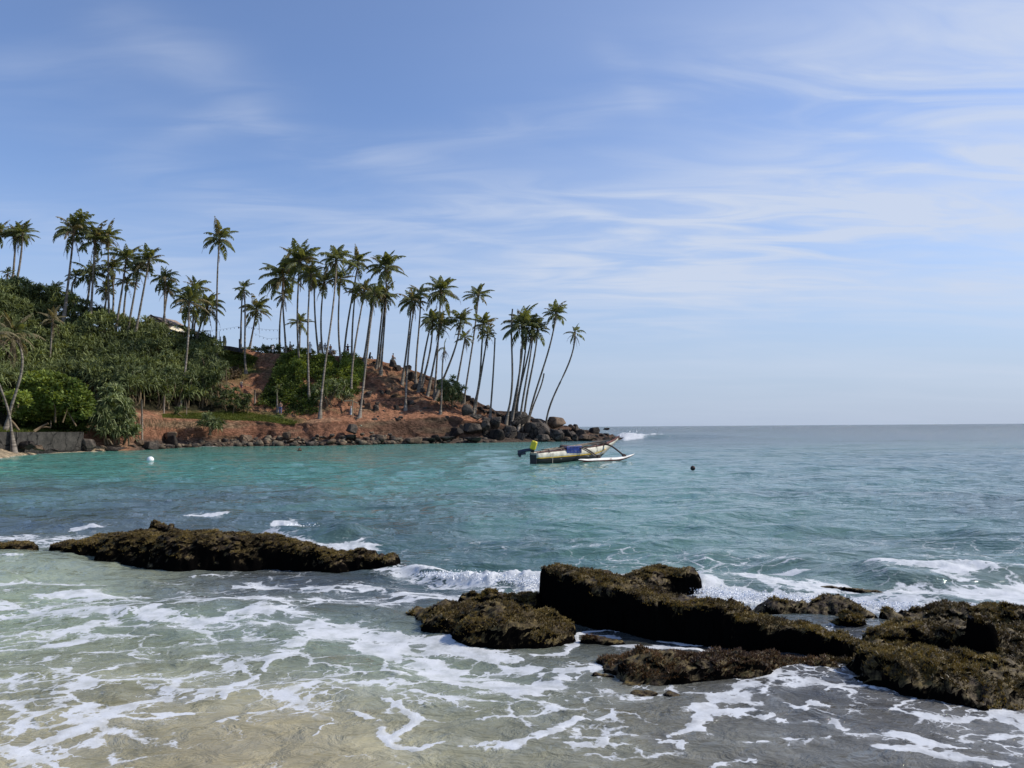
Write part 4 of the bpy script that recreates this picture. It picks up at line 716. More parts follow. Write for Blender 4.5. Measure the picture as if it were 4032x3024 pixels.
def palm(label, pts, rpx, base_depth=None, lean=0.0, dead=3, n=17, style='full', r0=0.155, seed=None, rtop=0.10, group='coconut palms on the headland', wind=0.0, cocos=False, dens=1.0, dry=0.12):
    """pts: base ... crown in photograph pixels"""
    rd = random.Random(seed if seed is not None else int(pts[0][0]*7+pts[-1][1]))
    if base_depth is None: b = hit(*pts[0]); dep = b.y
    else: dep = base_depth
    P3 = []
    y0, y1 = pts[0][1], pts[-1][1]
    for i, (x, y) in enumerate(pts):
        f = (y0-y)/max(1, y0-y1); P3.append(at(x, y, dep+lean*f))
    base = P3[0].copy(); foot = P3[0]+(P3[0]-P3[1]).normalized()*0.6
    if base_depth is not None:      # the foot is out of sight behind the crest: carry the trunk down to the ground
        g = drop(P3[0]); foot = P3[0]+(P3[0]-P3[1]).normalized()*max(0.8, min(6, P3[0].z-g.z+0.5))
    root = empty('coconut_palm', base); tag(root, label, 'palm tree', group)
    if len(P3) == 2: m_ = (P3[0]+P3[1])/2+Vector((rd.uniform(-.25, .25), rd.uniform(-.3, .3), 0)); P3 = [P3[0], m_, P3[1]]
    A_ = np.array([tuple(p) for p in P3]); tt = np.concatenate([[0], np.cumsum(np.linalg.norm(np.diff(A_, axis=0), axis=1))]); tt /= tt[-1]; dg = min(3, len(P3)-1)
    co_ = [np.polyfit(tt, A_[:, k_]-(A_[0, k_]*(1-tt)+A_[-1, k_]*tt), dg, w=[8]+[1]*(len(tt)-2)+[8]) for k_ in range(3)]
    P3 = [Vector([float(A_[0, k_]*(1-u)+A_[-1, k_]*u+np.polyval(co_[k_], u)) for k_ in range(3)]) for u in np.linspace(0, 1, 14)]
    C3 = [foot]+P3; L = len(C3); mb = MB()
    radii = []
    for i, p in enumerate(C3):
        t = i/(L-1); r_ = r0+(rtop-r0)*t; r_ += 0.17*math.exp(-((p-C3[0]).length-0.5)/0.55) if (p-C3[0]).length > 0.5 else 0.17; radii.append(r_*(1+0.05*math.sin(i*2.1)))
    wob = [p-base for i, p in enumerate(C3)]
    mb.tube(wob, radii, 8, True, 0.5); mb.build('trunk', M['bark'], root, True)
    if style == 'bare': return root
    top = P3[-1]-base; Rm = rpx*dep/FPX*1.12
    cb = link('crown_base', CROWNB, root); cb.location = top; cb.scale = (Rm/2.7,)*3
    if cocos: c_ = link('coconut_cluster', COCO, root); c_.location = top; c_.scale = (Rm/2.8,)*3
    n = int(n*1.25*dens); tilt = rd.uniform(.05, .38); bias = rd.uniform(2.4, 4.2)
    for i in range(n):
        t = (i+0.5)/n; k_ = 'up' if t < .20 else 'high' if t < .44 else 'mid' if t < .68 else 'flat' if t < .84 else 'low' if t < .93 else 'hang'
        if style == 'sparse' and k_ in ('up',) and i > 1: k_ = 'high'
        if style == 'tattered' and rd.random() < 0.3: k_ = rd.choice(['low', 'hang', 'flat'])
        if dry and rd.random() < dry: k_ = {'up': 'dryup', 'high': 'dryup', 'mid': 'dryflat', 'flat': 'dryflat'}.get(k_, 'drylow')
        o = link('frond', rd.choice(FR[k_]), root); s_ = Rm*rd.uniform(.80, 1.16)*(0.85 if k_ == 'up' else 1)
        o.location = top+Vector((0, 0, 0.15*(1-t))); az = i*2.39996+rd.uniform(-.35, .35)
        if wind: az = az+wind*math.sin(az)*-0.5
        o.rotation_euler = (rd.uniform(-.25, .25), rd.uniform(-.14, .14)+tilt*math.cos(az-bias), az); o.scale = (s_, s_, s_)
    for i in range(dead):
        o = link('dead_frond', rd.choice(FR['dead'] if rd.random() < .75 else FR['broken']), root); s_ = Rm*rd.uniform(.75, 1.15); o.location = top+Vector((0, 0, -0.25)); o.rotation_euler = (0, 0, rd.uniform(0, 6.28)); o.scale = (s_,)*3
    return root
PALMS = [
 ('palm cut by the left edge of the photo, only its right fronds showing', [(-30, 1100), (-18, 1000), (-6, 925)], 62, 104, dict(dead=2)),
 ('left palm of the close pair at the far left skyline, brown fronds hanging', [(50, 1100), (58, 1000), (62, 925)], 62, 104, dict(dead=7)),
 ('right palm of the close pair at the far left skyline', [(68, 1095), (82, 1010), (88, 925)], 64, 103, dict(dead=4)),
 ('tuft of a short palm peeping over the bushes below the far left pair', [(31, 1120), (31, 1078)], 30, 103, dict(dead=0, n=11)),
 ('bushy palm crown just clearing the thicket left of the tallest left palm', [(215, 1170), (214, 1140)], 42, 102, dict(dead=0, n=12)),
 ('tallest palm of the left group with the widest crown', [(264, 1150), (276, 1050), (290, 915)], 98, 100, dict(dead=5, n=21)),
 ('palm overlapping the right side of the tallest left palm', [(360, 1195), (368, 1060), (373, 950)], 82, 101, dict(dead=4, n=19)),
 ('palm with a thick skirt of dead fronds, third tall one of the left group', [(429, 1250), (427, 1100), (426, 935)], 62, 102, dict(dead=11, n=16)),
 ('short thin-crowned palm under the tallest left palm', [(291, 1180), (298, 1092)], 40, 104, dict(dead=4, n=12, r0=.12)),
 ('short leaning palm with long drooping leaves between two tall trunks', [(344, 1188), (357, 1080)], 70, 104, dict(dead=5)),
 ('palm behind the skirted palm, its crown half hidden', [(442, 1252), (440, 1062)], 62, 105, dict(dead=7)),
 ('lowest small palm on the thicket skyline, greyish crown', [(402, 1232), (416, 1142)], 46, 105, dict(dead=2, n=13, r0=.12)),
 ('slim second stem beside the lowest greyish palm', [(412, 1240), (420, 1150)], 34, 106, dict(dead=1, n=8, r0=.10)),
 ('palm leaning right at the middle of the left group', [(463, 1252), (482, 1130), (498, 1022)], 78, 102, dict(dead=5)),
 ('small palm with dry leaves behind the right-leaning one', [(486, 1256), (491, 1190), (500, 1117)], 50, 104, dict(dead=5, n=13)),
 ('curved palm between the two right-leaning ones of the left group', [(510, 1262), (525, 1180), (543, 1070)], 58, 103, dict(dead=4)),
 ('last tall palm of the left group, standing left of the thatched roof', [(543, 1262), (562, 1160), (586, 1028)], 72, 102, dict(dead=3)),
 ('palm rising behind the thatched roof', [(649, 1290), (648, 1190), (651, 1103)], 60, 108, dict(dead=4)),
 ('shorter grey-leaved palm right behind the one at the roof', [(642, 1280), (652, 1200), (662, 1140)], 48, 110, dict(dead=4)),
 ('tall pale-stemmed palm rooted at the foot of the thicket', [(707, 1606), (722, 1500), (738, 1400), (741, 1300), (744, 1192)], 86, None, dict(dead=3, n=20, lean=5)),
 ('palm whose crown merges with the tall pale-stemmed palm', [(754, 1322), (762, 1240), (769, 1142)], 60, 112, dict(dead=2)),
 ('thin palm left of the tall pale-stemmed one', [(725, 1305), (733, 1236)], 40, 113, dict(dead=3, n=10, r0=.12)),
 ('leaning palm with broad crown left of the lone tallest palm', [(782, 1308), (800, 1250), (815, 1210)], 76, 111, dict(dead=6, n=18)),
 ('small palm hidden under the broad leaning crown', [(767, 1318), (780, 1242)], 46, 113, dict(dead=4, n=11)),
 ('lone tallest palm standing apart beside the iron gate', [(851, 1362), (853, 1240), (856, 1090), (864, 945)], 78, 110, dict(dead=2, n=17, cocos=True)),
 ('left stem of the twin palms right of the lone tallest palm', [(948, 1366), (950, 1250), (954, 1152)], 38, 112, dict(dead=5, n=9, style='tattered')),
 ('right stem of the twin palms, rooted on the path', [(968, 1470), (964, 1350), (965, 1220), (960, 1138)], 42, None, dict(dead=3, n=11)),
 ('short palm leaning right behind the crest shrubs', [(987, 1350), (998, 1290), (1009, 1224)], 72, 116, dict(dead=1, n=18)),
 ('wide-crowned palm at the left of the central group', [(1126, 1400), (1119, 1280), (1113, 1180), (1114, 1092)], 102, 111.5, dict(dead=5, n=20)),
 ('lower palm hidden below the wide-crowned one', [(1101, 1352), (1103, 1260), (1115, 1165)], 46, 115, dict(dead=5, n=13, style='tattered')),
 ('tallest palm of the central group with upright top fronds', [(1183, 1456), (1172, 1330), (1172, 1180), (1180, 1036)], 94, None, dict(dead=4, n=21, lean=-2)),
 ('dwarf palm between two trunks on the crest', [(1180, 1366), (1181, 1272)], 54, 115, dict(dead=1, n=14, r0=.11)),
 ('palm rooted low in front of the bushes, central group', [(1217, 1576), (1213, 1420), (1213, 1250), (1224, 1084)], 66, None, dict(dead=6, n=17, lean=4)),
 ('palm leaning left across the crest with a brown tipped crown', [(1255, 1400), (1242, 1270), (1238, 1100)], 52, 111, dict(dead=4, n=13)),
 ('palm with a dark full crown behind the long curved trunk', [(1272, 1406), (1264, 1300), (1277, 1114)], 68, 111.5, dict(dead=4)),
 ('longest trunk of all, curving up from the red bank', [(1260, 1646), (1274, 1490), (1298, 1300), (1318, 1150), (1324, 1028)], 84, None, dict(dead=2, n=19, lean=8)),
 ('palm right of the long curved trunk, leaning left at its foot', [(1347, 1452), (1333, 1300), (1334, 1200), (1340, 1102)], 60, None, dict(dead=3)),
 ('palm at whose foot a person in dark clothes stands, left trunk', [(1355, 1401), (1368, 1280), (1392, 1140), (1410, 1036)], 62, 112, dict(dead=5, n=16)),
 ('palm on which the person in dark clothes leans a hand', [(1385, 1401), (1389, 1270), (1399, 1152)], 50, 112, dict(dead=3, n=13)),
 ('palm rising from the bright bushes right of the leaning person', [(1383, 1549), (1388, 1440), (1404, 1322), (1434, 1148)], 60, None, dict(dead=4, lean=5)),
 ('left one of a crossed pair, flared foot on the crest', [(1434, 1409), (1450, 1300), (1466, 1166)], 58, 112.5, dict(dead=4)),
 ('pale trunk of the crossed pair, rooted low on the red earth', [(1416, 1642), (1437, 1467), (1456, 1300), (1476, 1162)], 56, None, dict(dead=3, n=14, lean=9)),
 ('straight palm with a high dark crown over the sitting person', [(1500, 1468), (1510, 1330), (1519, 1180), (1520, 1058)], 84, None, dict(dead=5, n=20, lean=2)),
 ('short leaning palm behind the straight high one, dry crown', [(1486, 1425), (1498, 1290), (1514, 1162)], 58, 112.5, dict(dead=6, style='tattered')),
 ('thin palm crowded beside the straight high one', [(1494, 1425), (1505, 1300), (1517, 1180)], 48, 113, dict(dead=4, n=10)),
 ('palm leaning on the skyline behind the slope, left of a pair', [(1592, 1446), (1606, 1340), (1621, 1190)], 64, 111, dict(dead=3, n=17)),
 ('pale trunk rooted at the foot of the red slope, right of a pair', [(1596, 1616), (1602, 1480), (1613, 1340), (1633, 1195)], 58, None, dict(dead=4, n=15, lean=9)),
 ('palm with a small upright crown beside the pair on the slope', [(1637, 1508), (1642, 1380), (1653, 1250), (1655, 1158)], 50, None, dict(dead=1, n=12, lean=2)),
 ('most prominent dark-crowned palm on the right slope', [(1710, 1562), (1719, 1440), (1728, 1290), (1736, 1150)], 86, None, dict(dead=6, n=20, lean=2)),
 ('slanting thin palm left of the prominent dark-crowned palm', [(1660, 1466), (1678, 1360), (1701, 1262)], 58, 110, dict(dead=1, n=14)),
 ('second slanting palm with a curved foot on the skyline', [(1673, 1470), (1690, 1400), (1704, 1266)], 46, 110.5, dict(dead=3, n=12)),
 ('palm with wide flat fronds under the prominent dark crown', [(1699, 1478), (1718, 1380), (1736, 1283)], 62, 110, dict(dead=4, n=15)),
 ('sickly palm with a collapsed hanging crown', [(1734, 1630), (1740, 1500), (1743, 1430), (1750, 1372)], 40, None, dict(dead=12, n=3, style='sparse', r0=.11, lean=2)),
 ('strongly leaning palm above the pandanus clump', [(1748, 1486), (1772, 1427), (1798, 1350), (1814, 1268)], 60, 109.5, dict(dead=3, n=16)),
 ('leaning palm with a thick skirt right of the pandanus clump', [(1797, 1520), (1812, 1440), (1831, 1332)], 44, 110, dict(dead=10, n=10, style='tattered')),
 ('tall slender palm rising over the right slope alone', [(1826, 1586), (1846, 1450), (1870, 1290), (1883, 1168)], 62, None, dict(dead=1, n=15, lean=2, r0=.13)),
 ('left palm of the pair sharing one foot, dense crown', [(1872, 1577), (1892, 1450), (1898, 1350), (1905, 1282)], 62, 107.5, dict(dead=6, n=18)),
 ('right palm of the pair sharing one foot, broken fronds dangling', [(1876, 1577), (1900, 1440), (1919, 1322)], 48, 107.8, dict(dead=7, n=12)),
 ('short bare trunk without crown, left of the outer palm cluster', [(1932, 1608), (1942, 1470), (1949, 1331)], 0, 107, dict(style='bare', r0=.13)),
 ('tall bare trunk at the left of the outer palm cluster', [(2001, 1620), (2016, 1520), (2014, 1330), (2018, 1216)], 0, 107, dict(style='bare', r0=.16)),
 ('widest crown of the outer palm cluster', [(2017, 1622), (2040, 1500), (2057, 1370), (2057, 1285)], 88, 107.5, dict(dead=4, n=21)),
 ('bare stub trunk in the heart of the outer palm cluster', [(2022, 1622), (2044, 1480), (2051, 1373)], 0, 107.2, dict(style='bare', r0=.15)),
 ('slanting palm in the middle of the outer palm cluster', [(2035, 1620), (2062, 1470), (2090, 1340), (2095, 1292)], 62, 108, dict(dead=2, n=14)),
 ('half-hidden palm under the widest crown of the outer cluster', [(2028, 1620), (2060, 1450), (2074, 1318)], 40, 108.5, dict(dead=5, n=9)),
 ('slim palm second from the right in the outer cluster', [(2052, 1618), (2072, 1497), (2091, 1380), (2098, 1322)], 34, 107.5, dict(dead=2, n=9)),
 ('rightmost palm of the outer cluster with one long side frond', [(2066, 1620), (2086, 1497), (2108, 1380), (2117, 1302)], 54, 108, dict(dead=2, n=14)),
 ('tall palm leaning seaward right of the outer cluster', [(2082, 1646), (2105, 1560), (2140, 1440), (2173, 1335), (2188, 1240)], 62, 109, dict(dead=1, n=16, r0=.15)),
 ('little topless stem beside the seaward leaning palm', [(2086, 1646), (2115, 1560), (2136, 1500), (2142, 1470)], 0, 109.3, dict(style='bare', r0=.11)),
 ('outermost palm of the point, leaning far to the right with a scant crown', [(2149, 1676), (2175, 1570), (2215, 1490), (2246, 1410), (2264, 1312)], 46, 110, dict(dead=6, n=8, style='sparse', r0=.14)),
 ('yellowish young palm half buried in the left thicket', [(192, 1467), (198, 1390), (207, 1262)], 56, None, dict(dead=6, n=12, r0=.10, dry=.75)),
 ('thin leaning palm with hanging dry leaves at the left edge', [(44, 1690), (30, 1600), (0, 1530), (-30, 1430), (-40, 1330)], 95, 62, dict(dead=5, n=14, r0=.09, rtop=.07, dry=.6)),
 ('shaggy palm at the left edge, crown of drooping browned fronds', [(36, 1640), (62, 1540), (86, 1470), (84, 1390), (50, 1322)], 98, 66, dict(dead=16, n=18, r0=.12, rtop=.09, dry=.7)),
 ('knee-high young palm by the path at the foot of the bushes', [(1093, 1614), (1094, 1532)], 22, None, dict(dead=1, n=9, r0=.06, rtop=.05)),
]
for lab, pts, rp, bd, kw in PALMS: palm(lab, pts, rp, bd, **kw)
# ------------------------------------------------------------------ pandanus thickets and bushes
def leaves_np(name, centers, nrm, n, Lr, wr, mat, parent=None, seed=1, spread=0.9, droop=0.5, base=None, kind=None, sub=2):
    """rosettes of strap leaves round each centre, as one mesh"""
    r_ = np.random.default_rng(seed); k = len(centers); C = np.repeat(centers, n, 0); A = np.repeat(nrm, n, 0); T = len(C)
    d = r_.normal(size=(T, 3)); d -= (d*A).sum(1, keepdims=True)*A*0.5; d = A*r_.uniform(.1, 1.1, T)[:, None]+d*spread; d /= np.linalg.norm(d, axis=1, keepdims=True)
    L = r_.uniform(*Lr, T)[:, None]; side = np.cross(d, r_.normal(size=(T, 3))); side /= np.linalg.norm(side, axis=1, keepdims=True)+1e-9; W = r_.uniform(*wr, T)[:, None]
    m_ = C+d*L*0.55; tip = m_+(d*0.6+np.array([0, 0, -1.0])*r_.uniform(.1, 2*droop, T)[:, None])*L*0.45
    V = np.stack([C-side*W*.5, C+side*W*.5, m_+side*W*.5, m_-side*W*.5, tip+side*W*.08, tip-side*W*.08], 1).reshape(-1, 3)
    b = (np.arange(T)*6)[:, None]; F = np.concatenate([b+[0, 1, 2, 3], b+[3, 2, 4, 5]])
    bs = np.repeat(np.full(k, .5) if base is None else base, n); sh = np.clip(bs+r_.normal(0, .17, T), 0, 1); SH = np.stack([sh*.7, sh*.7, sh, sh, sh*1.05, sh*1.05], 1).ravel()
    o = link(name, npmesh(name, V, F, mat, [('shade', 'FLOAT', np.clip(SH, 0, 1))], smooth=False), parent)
    if kind: tag(o, kind=kind)
    return o
def pts_in_poly(poly, n, seed):
    r_ = random.Random(seed); xs = [p[0] for p in poly]; ys = [p[1] for p in poly]; out = []
    while len(out) < n:
        x = r_.uniform(min(xs), max(xs)); y = r_.uniform(min(ys), max(ys)); c = False; j = len(poly)-1
        for i in range(len(poly)):
            if (poly[i][1] > y) != (poly[j][1] > y) and x < (poly[j][0]-poly[i][0])*(y-poly[i][1])/(poly[j][1]-poly[i][1])+poly[i][0]: c = not c
            j = i
        if c: out.append((x, y))
    return out
# the big thicket clothing the left flank
th_poly = [(-260, 1120), (0, 1172), (150, 1212), (300, 1258), (420, 1292), (540, 1322), (640, 1345), (760, 1358), (840, 1372), (880, 1420), (872, 1520), (862, 1590), (740, 1600), (560, 1600), (470, 1610), (330, 1560), (0, 1560), (-260, 1540)]
pp = pts_in_poly(th_poly, 3300, 3); cen = []; 
lump = random.Random(5)
for x, y in pp:
    h = hit(x, y)
    hh = 0.5+1.9*(0.5+0.5*float(fbm(np.array(h.x*0.33), np.array(h.z*0.45), 3, 301)))**1.2*2.0+lump.uniform(-.4, .5)
    up = Vector((0.15, -0.55, 0.9)).normalized(); cen.append(h+up*hh)
# crest skyline gets its own row so that it stands proud of the hill
for i in range(420):
    x = random.uniform(-260, 815); y = np.interp(x, [-260, 0, 60, 150, 250, 300, 360, 420, 480, 540, 620, 700, 760, 815], [1050, 1105, 1098, 1125, 1145, 1176, 1194, 1226, 1250, 1268, 1290, 1302, 1306, 1330])+random.uniform(0, 60); dep = DW(x)+LAY[-1][1](x)-random.uniform(0, 5); cen.append(at(x, y, dep))
cen = np.array([tuple(c) for c in cen]); nr = np.tile([0.1, -0.35, 0.93], (len(cen), 1)); nr /= np.linalg.norm(nr[0])
bs = np.clip(0.45+0.75*fbm(cen[:, 0]*0.45, cen[:, 2]*0.6, 3, 311)+rng.normal(0, .12, len(cen)), .02, 1)  # wide tone swing in the leaf colour imitates sunlit clump tops against dark
o = leaves_np('pandanus_thicket', cen, nr, 24, (0.7, 1.55), (0.07, 0.125), M['pandan'], None, 5, 0.85, 0.6, bs, 'stuff'); o['label'] = 'dense pandanus thicket covering the left flank of the headland'; o['category'] = 'thicket'
# pandanus trees with visible stems at the foot of the thicket
def pandanus(label, px, py, hpx, wpx, depth=None, heads=9, leaf=(0.5, 1.0), n=34, mat='pandan', group='pandanus trees', seed=1, name='pandanus_tree', bright=0.5, stems=4, wleaf=(0.06, 0.10), skirt=False):
    rd = random.Random(seed+int(px)); b = hit(px, py) if depth is None else at(px, py, depth)
    H = hpx*b.y/FPX; Wd = wpx*b.y/FPX/2; root = empty(name, b); tag(root, label, 'pandanus', group); hc = []
    for i in range(heads):
        a = rd.uniform(0, 6.28); q = rd.uniform(0, 1)**.6; z = H*(0.45+0.5*rd.random()*(1-0.45*q)) if not skirt else H*(0.12+0.81*rd.random()*(1-0.4*q*q)); hc.append(Vector((math.cos(a)*q*Wd*.8, math.sin(a)*q*Wd*.7, z)))
    for i in range(stems):
        tgt = hc[i % len(hc)]; f = Vector((tgt.x*0.35+rd.uniform(-.2, .2), tgt.y*.3, -0.4)); f.x += rd.uniform(-.6, .6); m_ = f.lerp(tgt, .5)+Vector((rd.uniform(-.35, .35), 0, 0))
        MB().tube(catmull([f, m_, tgt], 4), [0.10, .09, .085, .08, .075, .07, .065, .06, .05], 6, True, rd.uniform(.3, .9)).build('stem', M['dry'], root, True)
    c = np.array([tuple(h) for h in hc]); nn = np.array([tuple((Vector((h.x, h.y, H*0.5))*0.6+Vector((0, -.1, .9))).normalized()) for h in hc])
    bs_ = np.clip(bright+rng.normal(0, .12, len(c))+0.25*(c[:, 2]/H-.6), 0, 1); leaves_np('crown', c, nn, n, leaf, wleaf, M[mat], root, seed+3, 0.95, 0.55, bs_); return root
k = 0
FOOT = [(462, 1590), (525, 1588), (560, 1600), (618, 1603), (650, 1598), (694, 1602), (730, 1604), (781, 1600), (820, 1602)]
NAM = ['first', 'second', 'third', 'fourth', 'fifth', 'sixth', 'seventh', 'eighth', 'ninth']
for i, (x, y) in enumerate(FOOT):
    pandanus('%s stilt-stemmed pandanus from the left along the foot of the thicket' % NAM[i], x, y, 175, 110, heads=14, stems=5, seed=40+i, bright=.34, n=30, group='pandanus trees at the foot of the thicket', mat='pandan' if i % 2 else 'pandangrey', skirt=i in (1, 3, 6, 8), leaf=(.6, 1.2))
for i, (x, y, hp, wp2, lab) in enumerate([(860, 1560, 190, 130, 'pandanus at the right edge of the thicket beside the path'), (800, 1520, 160, 140, 'tall pandanus at the thicket edge below the lone tallest palm'), (650, 1520, 150, 150, 'pale pandanus mass in the middle of the thicket')]):
    pandanus(lab, x, y, hp, wp2, heads=16, stems=4, seed=60+i, bright=.42, n=32, mat='pandangrey', group='pandanus trees')
pandanus('big front pandanus hanging over the shore rocks below the thicket', 430, 1735, 235, 170, 75.5, heads=64, stems=5, seed=81, bright=.55, n=56, mat='pandangrey', leaf=(.7, 1.4), wleaf=(.07, .12), skirt=True)
pandanus('lower right half of the front pandanus pair over the shore rocks', 485, 1735, 150, 120, 76.0, heads=34, stems=4, seed=82, bright=.50, n=50, mat='pandangrey', leaf=(.6, 1.2), skirt=True)
pandanus('spiky pandanus clump sprouting from the lip of the red bank', 832, 1700, 75, 105, 88.0, heads=20, stems=3, seed=83, bright=.45, n=40, leaf=(.6, 1.1), mat='pandangrey', skirt=True)
pandanus('low pandanus at the foot of the path, left of the fence post', 905, 1618, 110, 130, None, heads=28, stems=3, seed=84, bright=.38, n=40, skirt=True)
pandanus('second low pandanus touching the path below the thicket', 960, 1618, 70, 90, None, heads=18, stems=2, seed=85, bright=.3, n=36, skirt=True)
pandanus('small dark pandanus tuft by the foot of the pale-stemmed palm', 716, 1642, 45, 60, None, heads=5, stems=1, seed=86, bright=.3, n=24, leaf=(.4, .7), skirt=True)
pandanus('lush pandanus clump on the skyline of the right slope', 1782, 1592, 118, 125, 106.5, heads=46, stems=3, seed=87, bright=.5, n=46, mat='pandangrey', leaf=(.6, 1.1), skirt=True)
pandanus('left part of the pandanus clump on the right slope', 1745, 1560, 70, 60, 107.5, heads=10, stems=2, seed=88, bright=.45, n=34, skirt=True)
pandanus('silvery pandanus growing in the middle of the slope bushes', 1290, 1592, 130, 130, None, heads=16, stems=4, seed=89, bright=.5, n=34, mat='pandangrey', leaf=(.55, 1.0), skirt=True)
pandanus('second silvery pandanus right of the long curved trunk', 1350, 1585, 115, 100, None, heads=12, stems=3, seed=90, bright=.48, n=32, mat='pandangrey', skirt=True)
for i, (x, dep, hp, wp2, lab) in enumerate([(985, 116.5, 48, 75, 'pandanus bush behind the dark wall at the left of the crest'), (1040, 114.5, 50, 60, 'thin pandanus left of the middle of the crest hedge'), (1078, 114, 56, 70, 'spiky pandanus in the middle of the crest hedge'), (1118, 114, 52, 66, 'dark pandanus behind the walker in the pale shirt'), (1160, 114, 50, 60, 'pandanus behind the dwarf palm on the crest'), (1205, 114, 46, 66, 'last pandanus of the crest hedge on the right')]):
    pandanus(lab, x, 1400, hp*.85, wp2*1.25, dep, heads=20, stems=5, seed=100+i, bright=.3, n=30, leaf=(.4, .75), mat='pandangrey', skirt=True, group='pandanus hedge on the crest')
def bush(label, poly, n, lift, leaf, mat='broad', group='leafy bushes', seed=1, lumps=0.7, up=(0, -.5, .85), depth=None, size=None, name='bush', bright=.5, cat='bush', stems=3):
    pp = pts_in_poly(poly, n, seed); r_ = np.random.default_rng(seed); cx = sum(p[0] for p in poly)/len(poly); cy = max(p[1] for p in poly); b = hit(cx, cy) if depth is None else at(cx, cy, depth)
    root = empty(name, b); tag(root, label, cat, group); u = Vector(up).normalized(); P3 = []
    xs = [p[0] for p in poly]; ys = [p[1] for p in poly]; mx, my = (min(xs)+max(xs))/2, (min(ys)+max(ys))/2
    for x, y in pp:
        edge = min(1, max(abs(x-mx)/((max(xs)-min(xs))/2), abs(y-my)/((max(ys)-min(ys))/2)))
        if depth is None: h = hit(x, y); q = h+u*(lift*(1-0.6*edge**3)*r_.uniform(.35, 1.0)+lumps*float(fbm(np.array(h.x*0.9), np.array(h.z*0.9), 3, seed+7)))
        else: q = at(x, y, depth+edge*edge*lift*0.8+r_.uniform(0, .9)-lumps*float(fbm(np.array(x*0.03), np.array(y*0.03), 3, seed+7)))
        P3.append(tuple(q-b))
    C = np.array(P3); T = len(C); n_ = 4; C = np.repeat(C, n_, 0)+r_.normal(0, .13, (T*n_, 3)); T = len(C)
    d = r_.normal(size=(T, 3)); d[:, 2] = np.abs(d[:, 2])*.6-.1; d /= np.linalg.norm(d, axis=1, keepdims=True); s_ = np.cross(d, r_.normal(size=(T, 3))); s_ /= np.linalg.norm(s_, axis=1, keepdims=True); L = r_.uniform(leaf*.6, leaf*1.2, T)[:, None]
    V = np.stack([C, C+d*L*.5+s_*L*.32, C+d*L, C+d*L*.5-s_*L*.32], 1).reshape(-1, 3); F = np.arange(T*4).reshape(-1, 4)
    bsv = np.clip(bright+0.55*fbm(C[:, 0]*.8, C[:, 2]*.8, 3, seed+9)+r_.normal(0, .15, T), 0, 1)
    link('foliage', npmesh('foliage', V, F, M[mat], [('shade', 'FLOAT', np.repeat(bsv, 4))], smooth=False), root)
    for i in range(stems):
        t = Vector(P3[i*7 % len(P3)]); f = Vector((t.x*.5, t.y*.4+.2, -.3)); MB().tube([f, f.lerp(t, .5)+Vector((.15, 0, .1)), t], [.07, .05, .03], 6, True, .4).build('stem', M['dry'], root, True)
    return root
bush('bright green broad-leaved bush left of the front pandanus', [(70, 1640), (72, 1540), (110, 1475), (170, 1465), (240, 1478), (300, 1500), (345, 1540), (370, 1590), (350, 1640), (250, 1650), (150, 1650)], 3400, 3.2, .34, depth=70, seed=11, bright=.62, lumps=1.4)
bush('yellow-green low leaves at the left end of the bright bush', [(20, 1590), (20, 1555), (60, 1545), (110, 1550), (115, 1590)], 350, 1.2, .32, depth=67, seed=12, bright=.9)
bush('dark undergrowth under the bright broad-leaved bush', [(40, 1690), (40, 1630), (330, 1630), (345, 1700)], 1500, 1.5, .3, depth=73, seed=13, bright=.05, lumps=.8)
bush('round green bush in the centre of the slope', [(1070, 1500), (1095, 1440), (1130, 1405), (1200, 1400), (1225, 1440), (1215, 1500), (1170, 1540), (1110, 1540)], 2000, 1.5, .30, seed=14, bright=.42)
bush('yellow-green bush beneath the leaning trunk in the centre', [(1155, 1480), (1170, 1455), (1200, 1455), (1212, 1480), (1190, 1500)], 300, 1.9, .30, seed=15, bright=.95)
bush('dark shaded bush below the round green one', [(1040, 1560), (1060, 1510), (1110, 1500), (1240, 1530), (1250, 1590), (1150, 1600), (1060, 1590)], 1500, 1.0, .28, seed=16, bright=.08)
bush('bright creeping bush right of the long curved trunk', [(1230, 1410), (1290, 1415), (1330, 1440), (1340, 1500), (1290, 1510), (1220, 1490)], 1300, 1.0, .28, seed=17, bright=.45)
bush('sunlit bush around the foot of the crest palms', [(1345, 1415), (1400, 1408), (1430, 1430), (1440, 1500), (1400, 1540), (1340, 1500)], 1500, 1.3, .28, seed=18, bright=.6)
bush('low green scrub at the lower edge of the slope bushes', [(1240, 1500), (1350, 1500), (1420, 1540), (1390, 1575), (1300, 1560), (1240, 1570)], 1300, .9, .26, seed=19, bright=.28)
bush('dry scrub under the shoulder left of the path', [(870, 1480), (880, 1400), (940, 1395), (1010, 1410), (1005, 1440), (930, 1470)], 600, .35, .24, mat='grass', seed=20, bright=.35, lumps=.15)
bush('grey dead twigs low on the left shoulder of the path', [(875, 1500), (880, 1450), (950, 1450), (950, 1490)], 350, .4, .3, mat='dry', seed=21, bright=.6, lumps=.2)
bush('green weeds beside the path near the young palm', [(1010, 1600), (1030, 1550), (1100, 1545), (1130, 1590), (1080, 1610)], 450, .35, .22, seed=22, bright=.3, lumps=.2)
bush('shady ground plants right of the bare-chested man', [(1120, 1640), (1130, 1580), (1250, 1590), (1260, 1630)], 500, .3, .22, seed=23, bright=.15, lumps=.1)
bush('leafy scrub at the far left edge behind the shaggy palm', [(-250, 1700), (-250, 1480), (-20, 1480), (60, 1560), (40, 1640)], 1600, 2, .3, depth=72, seed=24, bright=.2)
bush('dry twiggy shrub by the people on the crest', [(1285, 1398), (1295, 1382), (1318, 1384), (1325, 1398)], 60, .3, .3, mat='dry', depth=113, seed=25, bright=.4, lumps=.1, stems=5)
